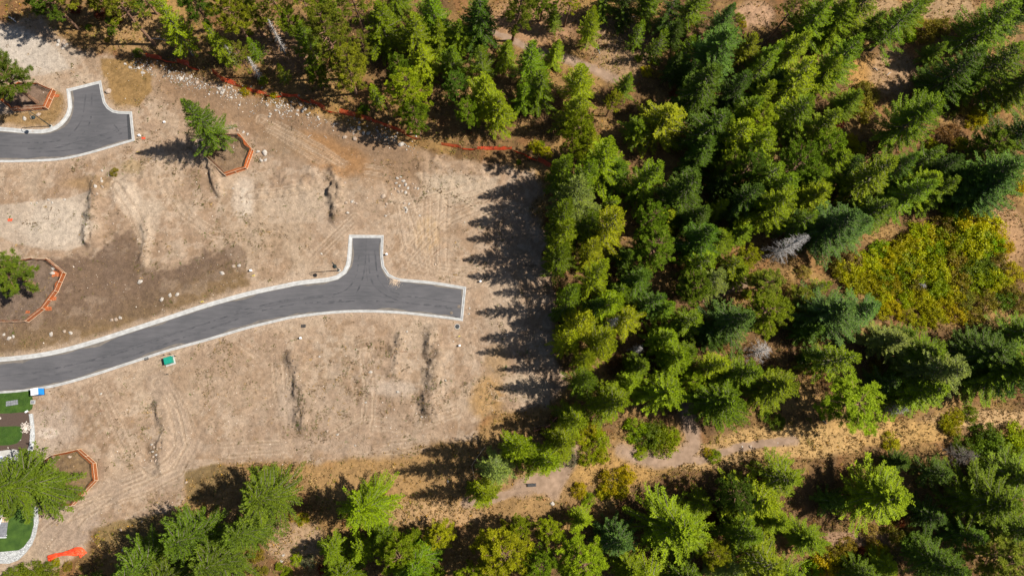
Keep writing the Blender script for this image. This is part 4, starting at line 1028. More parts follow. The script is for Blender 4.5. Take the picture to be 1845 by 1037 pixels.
pile('white rock on the brown spoil below the upper road', 'rocks on brown spoil', [(176, 338, 7), (185, 327, 6), (187, 338, 6), (183, 322, 4), (184, 307, 5)])
boulder(127, 822, 7, 'white rock inside the fence ring by the huge dark fir')
pile('white rock inside the fence ring beside the mulched slope', 'white rocks in the left ring', [(97, 484, 7), (96, 493, 9)])
pile('smooth pinkish boulder on the dark garden mulch', 'garden boulders', [(37, 791, 9), (16, 806, 9), (0, 753, 10)])
pile('pale stone in the gravelly heap beside the haul track', 'stones in the gravel heap', [(275, 800, 5), (280, 805, 6), (278, 813, 5), (284, 818, 6), (277, 822, 5), (282, 829, 5), (272, 815, 4), (286, 808, 4), (274, 829, 4)])
pile('pale stone at the footpath under the wide pine', 'stones at the footpath', [(1352, 804, 7), (1400, 797, 4), (1337, 804, 4), (995, 906, 9), (1045, 745, 4)])
pile('pale stone on the straw bank between the bottom firs', 'stones on the straw bank', [(656, 869, 6), (807, 866, 5), (335, 868, 6), (255, 939, 5), (217, 954, 7), (219, 990, 5), (511, 999, 6), (508, 1010, 6)])
pile('scattered white rock on the bare graded lots', 'rocks scattered on bare lots', [(579, 457, 5), (784, 476, 5), (667, 670, 7), (717, 706, 6), (659, 724, 5), (733, 597, 4), (846, 555, 4), (845, 565, 4), (590, 776, 5), (608, 782, 5), (575, 642, 4), (420, 340, 4), (622, 330, 5), (756, 388, 5), (183, 709, 5), (803, 685, 5), (760, 750, 4), (640, 802, 4)])

# ------------------------------------------------------------------ fences
def net_mesh(a, b, h0, h1, lean, sag, cell=.16, name='net', mat=None, seed=0, thick=.028):
    """plastic mesh between two posts, strands as real strips"""
    rg = np.random.default_rng(seed); L = np.linalg.norm(b[:2] - a[:2]); nu = max(4, int(L / cell)); nv = max(5, int((h1 - h0) / (cell * .8)))
    t = (b - a)[:2] / L; nn = np.array([-t[1], t[0]]); amp = rg.normal(0, .05, 3)
    G_ = np.zeros((nu + 1, nv + 1, 3))
    for i in range(nu + 1):
        u = i / nu; top = h1 - sag * 4 * u * (1 - u) * (h1 - h0); wv = amp[0] * math.sin(u * 6.28) + amp[1] * math.sin(u * 12.5)
        p = a + (b - a) * u
        for j in range(nv + 1):
            v = j / nv; q = p[:2] + nn * (lean * v * (1 + .4 * math.sin(u * 3.14)) + wv * v)
            G_[i, j] = (q[0], q[1], p[2] + h0 + (top - h0) * v)
    vs = []; fs = []
    def strip(pts, off):
        b0 = len(vs)
        for p in pts: vs.append(p - off); vs.append(p + off)
        for k in range(len(pts) - 1): fs.append((b0 + 2 * k, b0 + 2 * k + 1, b0 + 2 * k + 3, b0 + 2 * k + 2))
    for j in range(nv + 1):
        w = thick * (2.4 if j in (0, nv) else 1.25)
        strip([G_[i, j] for i in range(nu + 1)], np.array([nn[0] * .25, nn[1] * .25, .97]) * w)
    for i in range(nu + 1): strip([G_[i, j] + np.array([nn[0], nn[1], 0]) * .004 for j in range(nv + 1)], np.array([t[0], t[1], 0]) * thick * 1.1)
    return MB().add(vs, fs).mesh(name, mat or MAT['net'])
def fence_ring(ring, label, rails=True, open_=(), h=1.25, leans=.12):
    pts = [np.array(G(*q)) for q in ring]; c = np.mean(pts, axis=0)
    t = thing('tree_fence', label, 'fence', (0, 0, 0), 0, None)
    n = len(pts)
    for i, p in enumerate(pts):
        MB().box((p[0], p[1], p[2] + h / 2 - .15), (.10, .10, h + .3)).build('post', MAT['lumber'], t)
    for i in range(n):
        if i in open_: continue
        a, b = pts[i], pts[(i + 1) % n]
        L = np.linalg.norm(b - a)
        k = max(1, round(L / 2.6))
        for m in range(1, k):
            q = a + (b - a) * m / k; q[2] = gz(q[0], q[1]); MB().box((q[0], q[1], q[2] + h / 2 - .15), (.08, .08, h + .3)).build('post', MAT['lumber'], t)
        side = np.sign(np.cross((b - a)[:2], (c - a)[:2]))
        link('net', net_mesh(a, b, .05, h, -side * leans, .04, seed=i), t)
        d_ = (b - a) / L
        for z in (h + .03, .10):
            MB().tube([a + np.array([0, 0, z]), b + np.array([0, 0, z])], .035, 4).build('rail', MAT['lumber'], t)
    return t
fence_ring(RING1, 'orange net and timber fence ring around the lone leaning fir', leans=-.3)
fence_ring(RING2, 'orange net and timber fence ring beside the mulched slope', leans=-.22)
fence_ring(RING3, 'orange net and timber fence ring beside the haul track and huge fir', leans=-.3)
fence_ring(RING4, 'orange net and timber fence ring beside the upper road', leans=-.35)

def long_fence(pix, label, seed):
    rg = random.Random(seed); pts = [np.array(G(*q)) for q in pix]
    t = thing('net_fence', label, 'fence')
    for i, p in enumerate(pts):
        MB().box((p[0], p[1], p[2] + .5), (.05, .05, 1.4)).build('post', MAT['lumber'], t)
    for i in range(len(pts) - 1):
        a, b = pts[i], pts[i + 1]
        link('net', net_mesh(a, b, .02, rg.uniform(.5, 1.05), rg.choice([.45, .6, .15, -.3, .3]), rg.uniform(.2, .7), .17, 'net', MAT['rednet'], seed * 20 + i, .034), t)
def dens(pts, step=26):
    out = [pts[0]]
    for a, b in zip(pts[:-1], pts[1:]):
        L = math.hypot(b[0] - a[0], b[1] - a[1]); k = max(1, round(L / step))
        out += [(a[0] + (b[0] - a[0]) * i / k, a[1] + (b[1] - a[1]) * i / k) for i in range(1, k + 1)]
    return out
long_fence(dens([(262, 101), (290, 106), (318, 112), (340, 119), (360, 126)]), 'crumpled red-orange net fence half hidden by firs near the upper road', 1)
long_fence(dens([(384, 132), (398, 146), (425, 155), (445, 164), (480, 172), (508, 173), (538, 176), (560, 186), (585, 198), (612, 205), (640, 212), (670, 220), (700, 231), (730, 243), (759, 252)]), 'long sagging red-orange net fence running above the rocks', 2)
long_fence(dens([(795, 261), (830, 268), (860, 270), (890, 270), (922, 268), (945, 277), (968, 289), (990, 301), (1022, 318)]), 'red-orange net fence stretch that curves into the woods beside bare dirt', 3)
# thin rails at the corner of the clearing
def rail_fence(pix, label, mat, hz=1.0, rail=.06):
    pts = [np.array(G(*q)) for q in pix]; t = thing('rail_fence', label, 'fence')
    for p in pts: MB().box((p[0], p[1], p[2] + hz / 2 - .1), (.11, .11, hz + .2)).build('post', mat, t)
    for a, b in zip(pts[:-1], pts[1:]):
        for z in (hz - .08, hz * .45): MB().tube([a + np.array([0, 0, z]), b + np.array([0, 0, z])], rail, 5).build('rail', mat, t)
rail_fence([(1050, 727), (1030, 733), (1013, 740), (1000, 754), (988, 768), (962, 776)], 'red stained rail fence at the clearing corner under the firs', MAT['redlumber'], 1.0, .08)
rail_fence([(873, 805), (862, 820), (850, 837), (853, 852), (856, 866)], 'thin weathered rail fence in the shade below the clearing corner', MAT['lumber'], .9, .045)
# net heap
def net_heap():
    line = smooth_line([(88, 1006), (100, 1000), (118, 996), (136, 993), (144, 992), (151, 1000)], .16); rg = np.random.default_rng(9); vs = []; fs = []; K = 17; n = len(line)
    for i, p in enumerate(line):
        t = line[min(i + 1, n - 1)] - line[max(i - 1, 0)]; t = t / np.linalg.norm(t); nn = np.array([-t[1], t[0]]); s = i / (n - 1)
        w = (.62 * (1 - .6 * math.sin(min(1, s * 1.5) * 3.14)) + .08) * (.8 + .4 * fbm(i * .7, 3.3, 1.0, 2, 4))
        for k in range(K):
            u = k / (K - 1) * 2 - 1; q = p + nn * u * w
            z = gz(q[0], q[1]) + .04 + .34 * (1 - u * u) * fbm(i * .8, k * 1.1, 1.0, 3, 3) * 1.6 + .22 * math.sin(u * 13 + s * 30 + 3 * fbm(i * .4, k * .4, 1.0, 2, 6)) * (1 - u * u)
            vs.append((q[0], q[1], max(z, gz(q[0], q[1]) + .01)))
    for i in range(n - 1):
        for k in range(K - 1): a = i * K + k; fs.append((a, a + 1, a + K + 1, a + K))
    o = MB().add(vs, fs).build('net_heap', MAT['rednet'], smooth=True)
    sm = o.modifiers.new('thick', 'SOLIDIFY'); sm.thickness = .02
    tag(o, 'crumpled heap of red-orange plastic netting on the dirt below the lawn', 'netting')
net_heap()
def scrap(px, py, s, label, mat='net', seed=1):
    rg = np.random.default_rng(seed); c = np.array(G(px, py)); vs = []; fs = []; K = 7
    for i in range(K):
        for k in range(K):
            q = c[:2] + np.array([(i / 6 - .5) * s * (1 + .4 * rg.random()), (k / 6 - .5) * s * .6 * (1 + .4 * rg.random())])
            vs.append((q[0], q[1], gz(q[0], q[1]) + .03 + .15 * rg.random()))
    for i in range(K - 1):
        for k in range(K - 1): a = i * K + k; fs.append((a, a + K, a + K + 1, a + 1))
    tag(MB().add(vs, fs).build('net_scrap', MAT['fadednet'] if mat == 'net' else MAT[mat]), label, 'netting')
scrap(107, 863, 1.8, 'torn orange net scrap under the edge of the huge dark fir', 'net', 1)
scrap(104, 494, 1.6, 'torn orange net scrap beside white rocks in the left ring', 'net', 2)
scrap(97, 538, 1.0, 'small orange net scrap outside the left ring', 'net', 3)
scrap(20, 397, .7, 'tiny orange scrap on the pale dug lot', 'rednet', 4)
scrap(259, 249, .6, 'tiny red scrap past the upper road end', 'rednet', 5)
scrap(88, 556, 1.0, 'fallen orange net piece at the foot of the left ring', 'net', 6)
scrap(51, 562, .7, 'orange net shred on the soil inside the left ring', 'net', 7)
scrap(103, 173, .9, 'orange net flap trailing from the ring beside the upper road', 'net', 8)

# ------------------------------------------------------------------ street lamps
def lamp(base, headpx, label, h=7.0):
    b = np.array(G(*base)); hp = P(*headpx, h - .5)
    t = thing('street_lamp', label, 'street lamp', tuple(b), 0, None)
    off = np.array([hp[0] - b[0], hp[1] - b[1]]); L = np.linalg.norm(off); off /= L; L = min(L, 1.5)
    MB().lathe([(.32, -.3), (.32, .06), (.24, .1), (.2, .12)], n=16).build('footing', MAT['concrete'], t)
    MB().lathe([(.17, .1), (.17, .35), (.12, .45), (.095, 1.0), (.085, 3.5), (.07, h)], n=12).build('pole', MAT['iron'], t, True)
    arm = []
    for k in range(9):
        a = k / 8 * math.pi; r = L / 2
        arm.append((off[0] * (r - r * math.cos(a)), off[1] * (r - r * math.cos(a)), h - .1 + .55 * math.sin(a)))
    MB().tube(arm, .045, 8).build('arm', MAT['iron'], t, True)
    e = (off[0] * L, off[1] * L, 0)
    hd = MB().lathe([(.05, -.1), (.09, -.16), (.14, -.3), (.30, -.42), (.40, -.62), (.42, -.68), (.38, -.68)], (e[0], e[1], h), 18).build('lamp_head', MAT['iron'], t, True)
    MB().lathe([(.34, -.685), (.30, -.78), (.15, -.84)], (e[0], e[1], h), 16).build('lens', MAT['lens'], hd, True)
    MB().tube([(off[0] * .05, off[1] * .05, h - .9), (off[0] * L * .6, off[1] * L * .6, h + .1)], .02, 5).build('brace', MAT['iron'], t)
lamp((611, 487), (602.5, 479.5), 'dark green gooseneck street lamp at the lower road bay')
lamp((91.8, 227.5), (59, 211), 'dark green gooseneck street lamp at the upper road bend')

# ------------------------------------------------------------------ roadside fittings
def along(px0, px1): a, b = P(*px0), P(*px1); return math.atan2(b[1] - a[1], b[0] - a[0])
rz = along((300, 652), (330, 643)) 
g = G(307, 650); t = thing('transformer_box', 'green steel utility box on a pale pad beside the lower road', 'utility box', g, rz)
MB().box((0, 0, .0), (1.9, 1.8, .36)).build('pad', MAT['concrete'], t)
bx = MB().box((0, .05, .62), (1.45, 1.3, .9), 0, .97).build('cabinet', MAT['green'], t)
MB().box((0, .05, 1.10), (1.53, 1.38, .07), 0, .96).build('lid', MAT['green'], bx)
MB().box((-.2, -.62, .62), (.04, .03, .75)).box((.2, -.64, .62), (.12, .03, .16)).build('handle', MAT['black'], bx)
for q in ((298, 640), (309, 637.5), (318, 641.5), (295, 648.5), (304, 674)):
    p = G(*q); o = MB().box((0, 0, .45), (.10, .10, 1.1)).box((0, 0, 1.03), (.13, .13, .06), 0, .6).build('bollard', MAT['black'], loc=p)
    tag(o, 'short black marker bollard near the green utility box', 'bollard', 'bollards round the utility box')
def disc_cover(px, py, r, label, ring, lid, z=None):
    p = P(px, py); z = gz(p[0], p[1]) + .03 if z is None else z
    t = thing('manhole_cover', label, 'manhole cover', (p[0], p[1], z))
    MB().lathe([(r, -.2), (r, .03), (r * .84, .035)], n=28).build('frame', MAT[ring], t)
    l = MB().lathe([(r * .82, .0), (r * .82, .045), (r * .5, .05)], n=28)
    for k in range(-3, 4): l.box((0, k * r * .2, .052), (2 * math.sqrt(max(.01, .5 - (k * .2) ** 2)) * r * .9, r * .05, .015))
    l.build('lid', MAT[lid], t)
disc_cover(824, 588, .55, 'dark round manhole cover in a pale ring on dirt below the road end', 'concrete', 'black')
disc_cover(813.5, 563.5, .33, 'rusty round valve cover in the asphalt near the kerb corner', 'rust', 'rust', .0)
p = P(827, 552); t = thing('valve_cover', 'rusty square valve cover in the asphalt at the road end', 'valve cover', (p[0], p[1], .022), along((829, 573), (835, 520)))
MB().box((0, 0, .0), (.62, .62, .03)).build('frame', MAT['rust'], t); MB().lathe([(.22, .0), (.22, .03), (.15, .034)], n=20).build('lid', MAT['rust'], t)
def grate(px, py, w, l, rzz, label, z=None):
    p = P(px, py); z = gz(p[0], p[1]) + .04 if z is None else z
    t = thing('drain_grate', label, 'drain', (p[0], p[1], z), rzz)
    MB().box((0, w / 2 - .04, 0), (l, .08, .12)).box((0, -w / 2 + .04, 0), (l, .08, .12)).box((l / 2 - .04, 0, 0), (.08, w - .16, .12)).box((-l / 2 + .04, 0, 0), (.08, w - .16, .12)).build('frame', MAT['black'], t)
    MB().box((0, 0, -.12), (l - .1, w - .1, .05)).build('pit', MAT['black'], t)
    n = int(l / .14)
    for k in range(n): MB().box((-l / 2 + .12 + k * (l - .24) / max(1, n - 1), 0, .01), (.05, w - .16, .06)).build('bar', MAT['black'], t)
grate(547, 587, .62, .85, 0, 'black rectangular drain grate set in dirt below the lower road')
grate(264.5, 646, .45, .75, rz, 'dark kerb drain grate opposite the green utility box', .1)
def pedestal(px, py, label, h=.8, grp=None):
    p = G(px, py); t = thing('utility_pedestal', label, 'utility pedestal', p, .15, grp)
    MB().box((0, 0, h / 2 - .1), (.34, .30, h + .2)).build('body', MAT['white'], t)
    MB().box((0, 0, h + .05), (.40, .36, .10), 0, .7).build('cap', MAT['white'], t)
    MB().box((0, -.155, h * .6), (.2, .012, .3)).build('door', MAT['paver'], t)
pedestal(697, 459, 'white utility pedestal beside the short bay of the lower road')
pedestal(452.5, 487.5, 'white utility pedestal by the right end of the dark mulch', .6)
pedestal(865.5, 507.5, 'white utility pedestal on dirt past the lower road end', .6)
pedestal(542, 609, 'white utility pedestal below the black drain grate', .6)
pedestal(828, 622.5, 'white utility pedestal below the dark manhole cover', .6)
pedestal(252, 245, 'white utility pedestal past the upper road end', .5)
pedestal(296, 540 - 320, 'white utility pedestal on the tan slope above the lone fir', .3)
def stake(px, py, label, mat='yellow'):
    p = G(px, py); t = thing('survey_stake', label, 'stake', p, .4)
    o = MB().box((0, 0, .35), (.07, .035, 1.0)).build('lath', MAT['lumber'], t)
    MB().box((.0, .03, .72), (.24, .02, .16)).tube([(.05, .03, .66), (.22, .08, .42), (.42, .1, .05)], .04, 4).build('ribbon', MAT[mat], t)
stake(456, 498, 'yellow-ribboned survey stake at the right end of the mulch')
stake(826, 607, 'yellow-ribboned survey stake between manhole cover and pedestal')
stake(364, 545, 'yellow-ribboned survey stake at the kerb of the mulched slope')
stake(249, 276, 'yellow-ribboned survey stake below the upper road corner')
stake(846, 521, 'dark-ribboned survey stake at the kerb corner of the road end', 'black')

# portable toilet
g = G(75, 706); t = thing('portable_toilet', 'blue portable toilet with white roof at the corner of the lawn', 'portable toilet', g, along((57, 699.6), (100, 692)))
MB().box((0, 0, .06), (1.25, 1.25, .14)).box((0, .45, .02), (1.3, .12, .1)).box((0, -.45, .02), (1.3, .12, .1)).build('skid', MAT['black'], t)
bd = MB().box((0, 0, 1.13), (1.16, 1.16, 2.0), 0, .97)
for sx in (-1, 1):
    for k in range(4): bd.box((sx * .585, -.42 + k * .28, 1.1), (.03, .06, 1.8))
    for k in range(4): bd.box((-.42 + k * .28, .585, 1.1), (.06, .03, 1.8))
bd.build('cabin', MAT['blue'], t)
dr = MB().box((0, -.60, 1.05), (.78, .03, 1.75)).build('door', MAT['blue'], t); MB().box((.28, -.63, 1.05), (.1, .04, .16)).build('handle', MAT['black'], dr)
rf = MB().box((0, 0, 2.17), (1.27, 1.27, .10)).box((0, 0, 2.28), (1.20, 1.20, .14), 0, .72).build('roof', MAT['white'], t)
MB().lathe([(.05, 0), (.05, .32), (.08, .33), (.08, .38)], (.38, .38, 2.2), 10).build('vent_pipe', MAT['black'], rf)

# bench at the path fork
g = G(958, 873); t = thing('park_bench', 'dark wooden bench at the fork of the footpath under firs', 'bench', g, .05)
for k in range(3): MB().box((0, -.22 + k * .2, .46), (1.7, .16, .06)).build('slat', MAT['black'], t)
for k in range(2): MB().box((0, .30, .66 + k * .2), (1.7, .05, .16)).build('slat', MAT['black'], t)
for sx in (-.65, .65):
    MB().box((sx, 0, .2), (.1, .5, .46)).build('leg', MAT['black'], t); MB().box((sx, .26, .62), (.08, .05, .6)).build('back_support', MAT['black'], t)

# dead sticks and logs
def log(pa, pb, r, label, grp=None, mat='deadwood', z=.0):
    a = np.array(G(*pa)); b = np.array(G(*pb)); m = (a + b) / 2; q = np.array([-(b - a)[1], (b - a)[0], 0]) * .06
    mb = MB().tube([a - m + (0, 0, r), q + (0, 0, r + .05), b - m + (0, 0, r)], [r, r * .85, r * .5], 7)
    mb.tube([q + (0, 0, r), q + (b - a) * .1 + np.array([-(b - a)[1], (b - a)[0], 0]) * .22 + (0, 0, .15)], [r * .45, r * .2], 5)
    o = mb.build('fallen_branch', MAT[mat], loc=tuple(m)); tag(o, label, 'fallen branch', grp)
log((597, 224), (608, 223), .07, 'bleached stick in the small scatter above the tan slope', 'bleached sticks on the tan slope')
log((599, 229), (607, 222), .05, 'bleached stick in the small scatter above the tan slope', 'bleached sticks on the tan slope')
log((555, 248), (562, 243), .06, 'bleached stick by the fence-foot slope', 'bleached sticks by the fence foot')
log((584, 245), (589, 249), .05, 'bleached stick by the fence-foot slope', 'bleached sticks by the fence foot')
log((782, 457), (795, 448), .07, 'dark curved stick on the dirt beside the road bay', None, 'bark')
log((874, 566), (877, 556), .08, 'dark stick on dirt between road end and tree shade', None, 'bark')
log((712, 636), (734, 633), .08, 'dark branch lying across the bank below the road', None, 'bark')
log((706, 645), (712, 634), .06, 'short dark branch end on the bank below the road', None, 'bark')
log((1073, 84), (1081, 97), .10, 'bleached log on dry grass beside the tall narrow fir')
log((1110, 28), (1150, 32), .10, 'long grey log in shade on the grass above the narrow trail')
log((15, 30), (29, 40), .16, 'grey log on the pale slope above the dirt pad')
log((176, 742), (190, 739), .10, 'dark plank on the dirt between lawn and haul track', None, 'bark')
log((1477, 755), (1487, 763), .09, 'bleached log on the grass below the wide pine')
log((1575, 122), (1582, 128), .10, 'grey log on the golden grass opening')
log((1598, 136), (1606, 130), .08, 'pale stick on the golden grass opening')
log((960, 770), (1000, 768), .12, 'dark fallen pole under the firs at the clearing corner', None, 'bark')
log((970, 783), (995, 780), .12, 'second dark fallen pole under the firs at the clearing corner', None, 'bark')
log((266, 68), (300, 72), .08, 'thin grey pole on the orange grass beside a pine trunk')

# ------------------------------------------------------------------ garden at the house
def bed(name, pix, dz, mat, label=None):
    line = [P(*q)[:2] for q in pix]; zmax = max(gz(*q) for q in line)
    me = tri_fill(name, line, zmax + dz, MAT[mat]); return link(name, me), zmax + dz
GARD = {}
def levelbed(name, pix, mat, z, thick=.0):
    line = [P(*q)[:2] for q in pix]
    mb = MB().prism([tuple(q) for q in line], z - 1.6, z)
    o = mb.build(name, MAT[mat]); o['kind'] = 'structure'; return line
ZG = max(gz(*P(x, y)[:2]) for x in range(-20, 66, 6) for y in range(708, 1010, 8)) + .03
lawn1 = levelbed('lawn', [(-260, 709), (0, 708.5), (30, 706.5), (57, 703.5), (60, 722), (57.5, 736), (49, 741.5), (20, 744), (-260, 746)], 'turf', ZG + .05)
levelbed('mulch_bed', [(-260, 746), (20, 744), (49, 741.5), (53, 745), (56, 770), (54, 800), (48, 818), (36, 824), (0, 816), (-260, 815)], 'mulch', ZG + .01)
lawn2 = levelbed('lawn', [(-260, 769), (0, 768), (30, 767), (40, 768), (42, 780), (40, 790), (32, 798), (20, 801), (0, 802), (-260, 802)], 'turf', ZG + .06)
lawn3 = levelbed('lawn', [(-260, 930), (0, 915), (50, 905), (62, 915), (62, 945), (56, 968), (44, 984), (35, 990), (0, 993), (-260, 998)], 'turf', ZG + .05)
gravel1 = levelbed('gravel_border', [(53, 745), (59, 745), (62, 765), (64, 785), (60, 812), (52, 826), (46, 822), (54, 800), (56, 770)], 'gravel', ZG - .01)
gravel2 = levelbed('gravel_border', [(62, 912), (69, 912), (70, 938), (66, 960), (58, 980), (46, 996), (34, 1008), (18, 1014), (-10, 1014), (-260, 1008), (-260, 998), (0, 993), (35, 990), (44, 984), (56, 968), (62, 945)], 'gravel', ZG - .01)
# patio and house corner
pz = ZG + .08
o = MB().prism([tuple(P(*q)[:2]) for q in [(-200, 812), (0, 812), (14, 810), (26, 808.5), (34, 810), (39, 816), (41, 826), (38, 850), (0, 862), (-200, 866)]], pz - 1.2, pz).build('patio', MAT['concrete']); o['kind'] = 'structure'
hc = P(8, 872); t = thing('house', 'pale house corner with blue-grey roof and white trim behind the huge fir', 'house', (hc[0], hc[1], ZG))
xr = P(14, 870)[0] - hc[0]; yt = P(8, 826)[1] - hc[1]; yb = P(8, 930)[1] - hc[1]; xl = -26.0
MB().prism([(xl, yb), (xr, yb), (xr, yt), (xl, yt)], -1.2, 3.0).build('wall', MAT['siding'], t)
rfm = MB(); e = .5; ym = (yt + yb) / 2
rfm.add([(xl, yb - e, 2.9), (xr + e, yb - e, 2.9), (xr + e, yt + e, 2.9), (xl, yt + e, 2.9), (xl, ym, 5.2), (xr + e, ym, 5.2)], [(0, 1, 5, 4), (2, 3, 4, 5), (1, 2, 5), (0, 4, 3), (0, 3, 2, 1)])
rfo = rfm.build('roof', MAT['roof'], t)
MB().box(((xl + xr) / 2, yb - e - .06, 2.85), (xr - xl + e, .12, .3)).box(((xl + xr) / 2, yt + e + .06, 2.85), (xr - xl + e, .12, .3)).build('fascia', MAT['paint'], rfo)
for k in range(2):
    w = MB().box((xr + .03, ym - 2 + 4 * k, 1.6), (.08, 1.4, 1.2)).build('window', MAT['paint'], t); MB().box((xr + .08, ym - 2 + 4 * k, 1.6), (.03, 1.2, 1.0)).build('pane', MAT['roof'], w)
# deck with white rail
dk = P(6, 952); t = thing('deck', 'small timber deck with white railing on the lower lawn', 'deck', (dk[0], dk[1], ZG + .05))
x1 = P(18, 952)[0] - dk[0]; x0 = x1 - 8.0; y0 = P(6, 966)[1] - dk[1]; y1 = P(6, 930)[1] - dk[1]
nb_ = 12
for k in range(nb_): MB().box(((x0 + x1) / 2, y0 + (k + .5) * (y1 - y0) / nb_, .55), (x1 - x0, (y1 - y0) / nb_ - .02, .06)).build('board', MAT['paver'] if k < 9 else MAT['lumber'], t)
for yy in (y0,):
    MB().box(((x0 + x1) / 2, yy - .05, .5), (x1 - x0, .08, .3)).build('fascia', MAT['paint'], t)
for k in range(5): MB().box((x0 + (x1 - x0) * k / 4 * .8, y0 + .1, 1.0), (.12, .12, 1.1)).build('rail_post', MAT['paint'], t)
MB().box((x0 + (x1 - x0) * .4, y0 + .1, 1.55), ((x1 - x0) * .82, .16, .07)).build('top_rail', MAT['paint'], t)
MB().tube([(x1 - 1.4, y0 + .1, 1.5), (x1 - .6, y1 - .1, 1.5)], .08, 4).build('side_rail', MAT['paint'], t)
for q in ((x1 - .3, y0 + .3), (x0 + .3, y0 + .3), (x1 - .3, y1 - .3)): MB().box((q[0], q[1], .2), (.16, .16, .64)).build('leg', MAT['paint'], t)
# pavers on the lawn
c = P(23.5, 725.5); t = thing('paver_pad', 'grey rectangular paver pad set in the roadside lawn', 'paving', (c[0], c[1], ZG + .055), along((14, 727), (33, 724)))
for i in range(5):
    for j in range(2): MB().box((-.88 + i * .44, -.24 + j * .48, .03), (.40 - .04 * ((i + j) % 2), .44, .10)).build('paver', MAT['paver'], t)
c = P(61, 724); t = thing('meter_box', 'small grey meter box lid at the lawn edge near the portable toilet', 'meter box', (c[0], c[1], ZG + .05))
MB().box((0, 0, .0), (.85, .75, .16)).build('frame', MAT['concrete'], t); MB().box((0, 0, .06), (.62, .52, .08)).build('lid', MAT['paver'], t)
o = MB().box((0, 0, .1), (.5, .25, .3), .6).build('drain_block', MAT['paint'], loc=tuple(P(50, 741)[:2]) + (ZG + .02,)); tag(o, 'small white block at the lower corner of the roadside lawn', 'block')
# lawn blades and gravel stones
def inside(line, n, rg):
    line = np.array(line); lo, hi = line.min(0), line.max(0); lo[0] = max(lo[0], P(-30, 760)[0])
    q = lo + (hi - lo) * rg.random((n, 2)); s = poly_sd(q[:, 0], q[:, 1], [tuple(a) for a in line]); return q[s > .08]
rg = np.random.default_rng(44)
for line in (lawn1, lawn2, lawn3):
    q = inside(line, 26000, rg)[:11000]; n = len(q); c = np.column_stack([q, np.full(n, ZG + .045)])
    dv = nrmz(np.column_stack([rg.normal(0, .45, (n, 2)), np.ones(n)])); sv = nrmz(np.cross(dv, rg.normal(0, 1, (n, 3)))); ln = rg.uniform(.05, .11, n)
    Q = quads(c, dv, sv, ln, np.full(n, .035)); colr = np.ones((n, 4)); k = rg.uniform(.7, 1.3, n) * (.8 + .35 * (np.sin(q[:, 1] * 5.2 + q[:, 0] * .3) > 0)); colr[:, :3] = np.array((.032, .085, .004)) * k[:, None]
    me = mesh_np('lawn_grass', Q.reshape(-1, 3), np.arange(4 * n).reshape(n, 4), [MAT['weed']], False, {'soil': ('FACE', 'FLOAT_COLOR', colr)})
    o = link('lawn_grass', me); o['kind'] = 'stuff'; tag(o, 'short mown green grass blades of the house lawns', 'grass', 'mown grass')
OCT = np.array([(1, 0, 0), (-1, 0, 0), (0, 1, 0), (0, -1, 0), (0, 0, 1), (0, 0, -1)], float)
OF = np.array([(0, 2, 4), (2, 1, 4), (1, 3, 4), (3, 0, 4), (2, 0, 5), (1, 2, 5), (3, 1, 5), (0, 3, 5)])
def stones(name, xy, zz, r, colr, label):
    n = len(xy); rg = np.random.default_rng(n); V = OCT[None] * (r[:, None, None] * rg.uniform(.6, 1.25, (n, 6, 1))) * np.array([1, 1, .7])
    a = rg.random(n) * 6.28; ca, sa = np.cos(a), np.sin(a)
    V = np.stack([V[..., 0] * ca[:, None] - V[..., 1] * sa[:, None], V[..., 0] * sa[:, None] + V[..., 1] * ca[:, None], V[..., 2]], -1) + np.column_stack([xy, zz + r * .2])[:, None]
    Fc = (OF[None] + (np.arange(n) * 6)[:, None, None]).reshape(-1, 3); cc = np.ones((n * 8, 4)); cc[:, :3] = np.repeat(colr, 8, 0)
    o = link(name, mesh_np(name, V.reshape(-1, 3), Fc, [MAT['pebble']], False, {'soil': ('FACE', 'FLOAT_COLOR', cc)})); o['kind'] = 'stuff'; o['label'] = label; o['category'] = 'stones'
q = np.concatenate([inside(gravel1, 6000, rg), inside(gravel2, 14000, rg)]); n = len(q)
stones('gravel_stones', q, np.full(n, ZG - .01), rg.uniform(.05, .14, n), np.array((.36, .36, .35)) * rg.uniform(.5, 1.35, (n, 1)), 'pale grey gravel stones edging the house lawns')
# rounded cobbles of the small bed
q = P(48, 770)[:2] + rg.normal(0, .45, (160, 2)); n = len(q)
stones('cobbles', q, np.full(n, ZG + .02), rg.uniform(.08, .16, n), np.array((.46, .40, .34)) * rg.uniform(.6, 1.3, (n, 1)), 'pinkish grey cobbles heaped at the end of the small lawn')

# ------------------------------------------------------------------ ground cover
def scatter(n, seed, lo=(-30, -40), hi=(1880, 1075)):
    rg = np.random.default_rng(seed); px = rg.uniform(lo[0], hi[0], n); py = rg.uniform(lo[1], hi[1], n)
    v = np.stack([px - IW / 2, -(py - IH / 2), np.full(n, -FPX)], -1) @ RW.T; t = -CAMZ / v[:, 2]
    return rg, px, py, v[:, 0] * t, v[:, 1] * t
def off_road(x, y):
    k = np.ones(len(x), bool)
    for segs, outline in ROADS: k &= poly_sd(x, y, [tuple(q) for q in outline]) < -1.0
    return k
def off_garden(px, py): return ~((px < 72) & (py > 700) & (py < 1016))
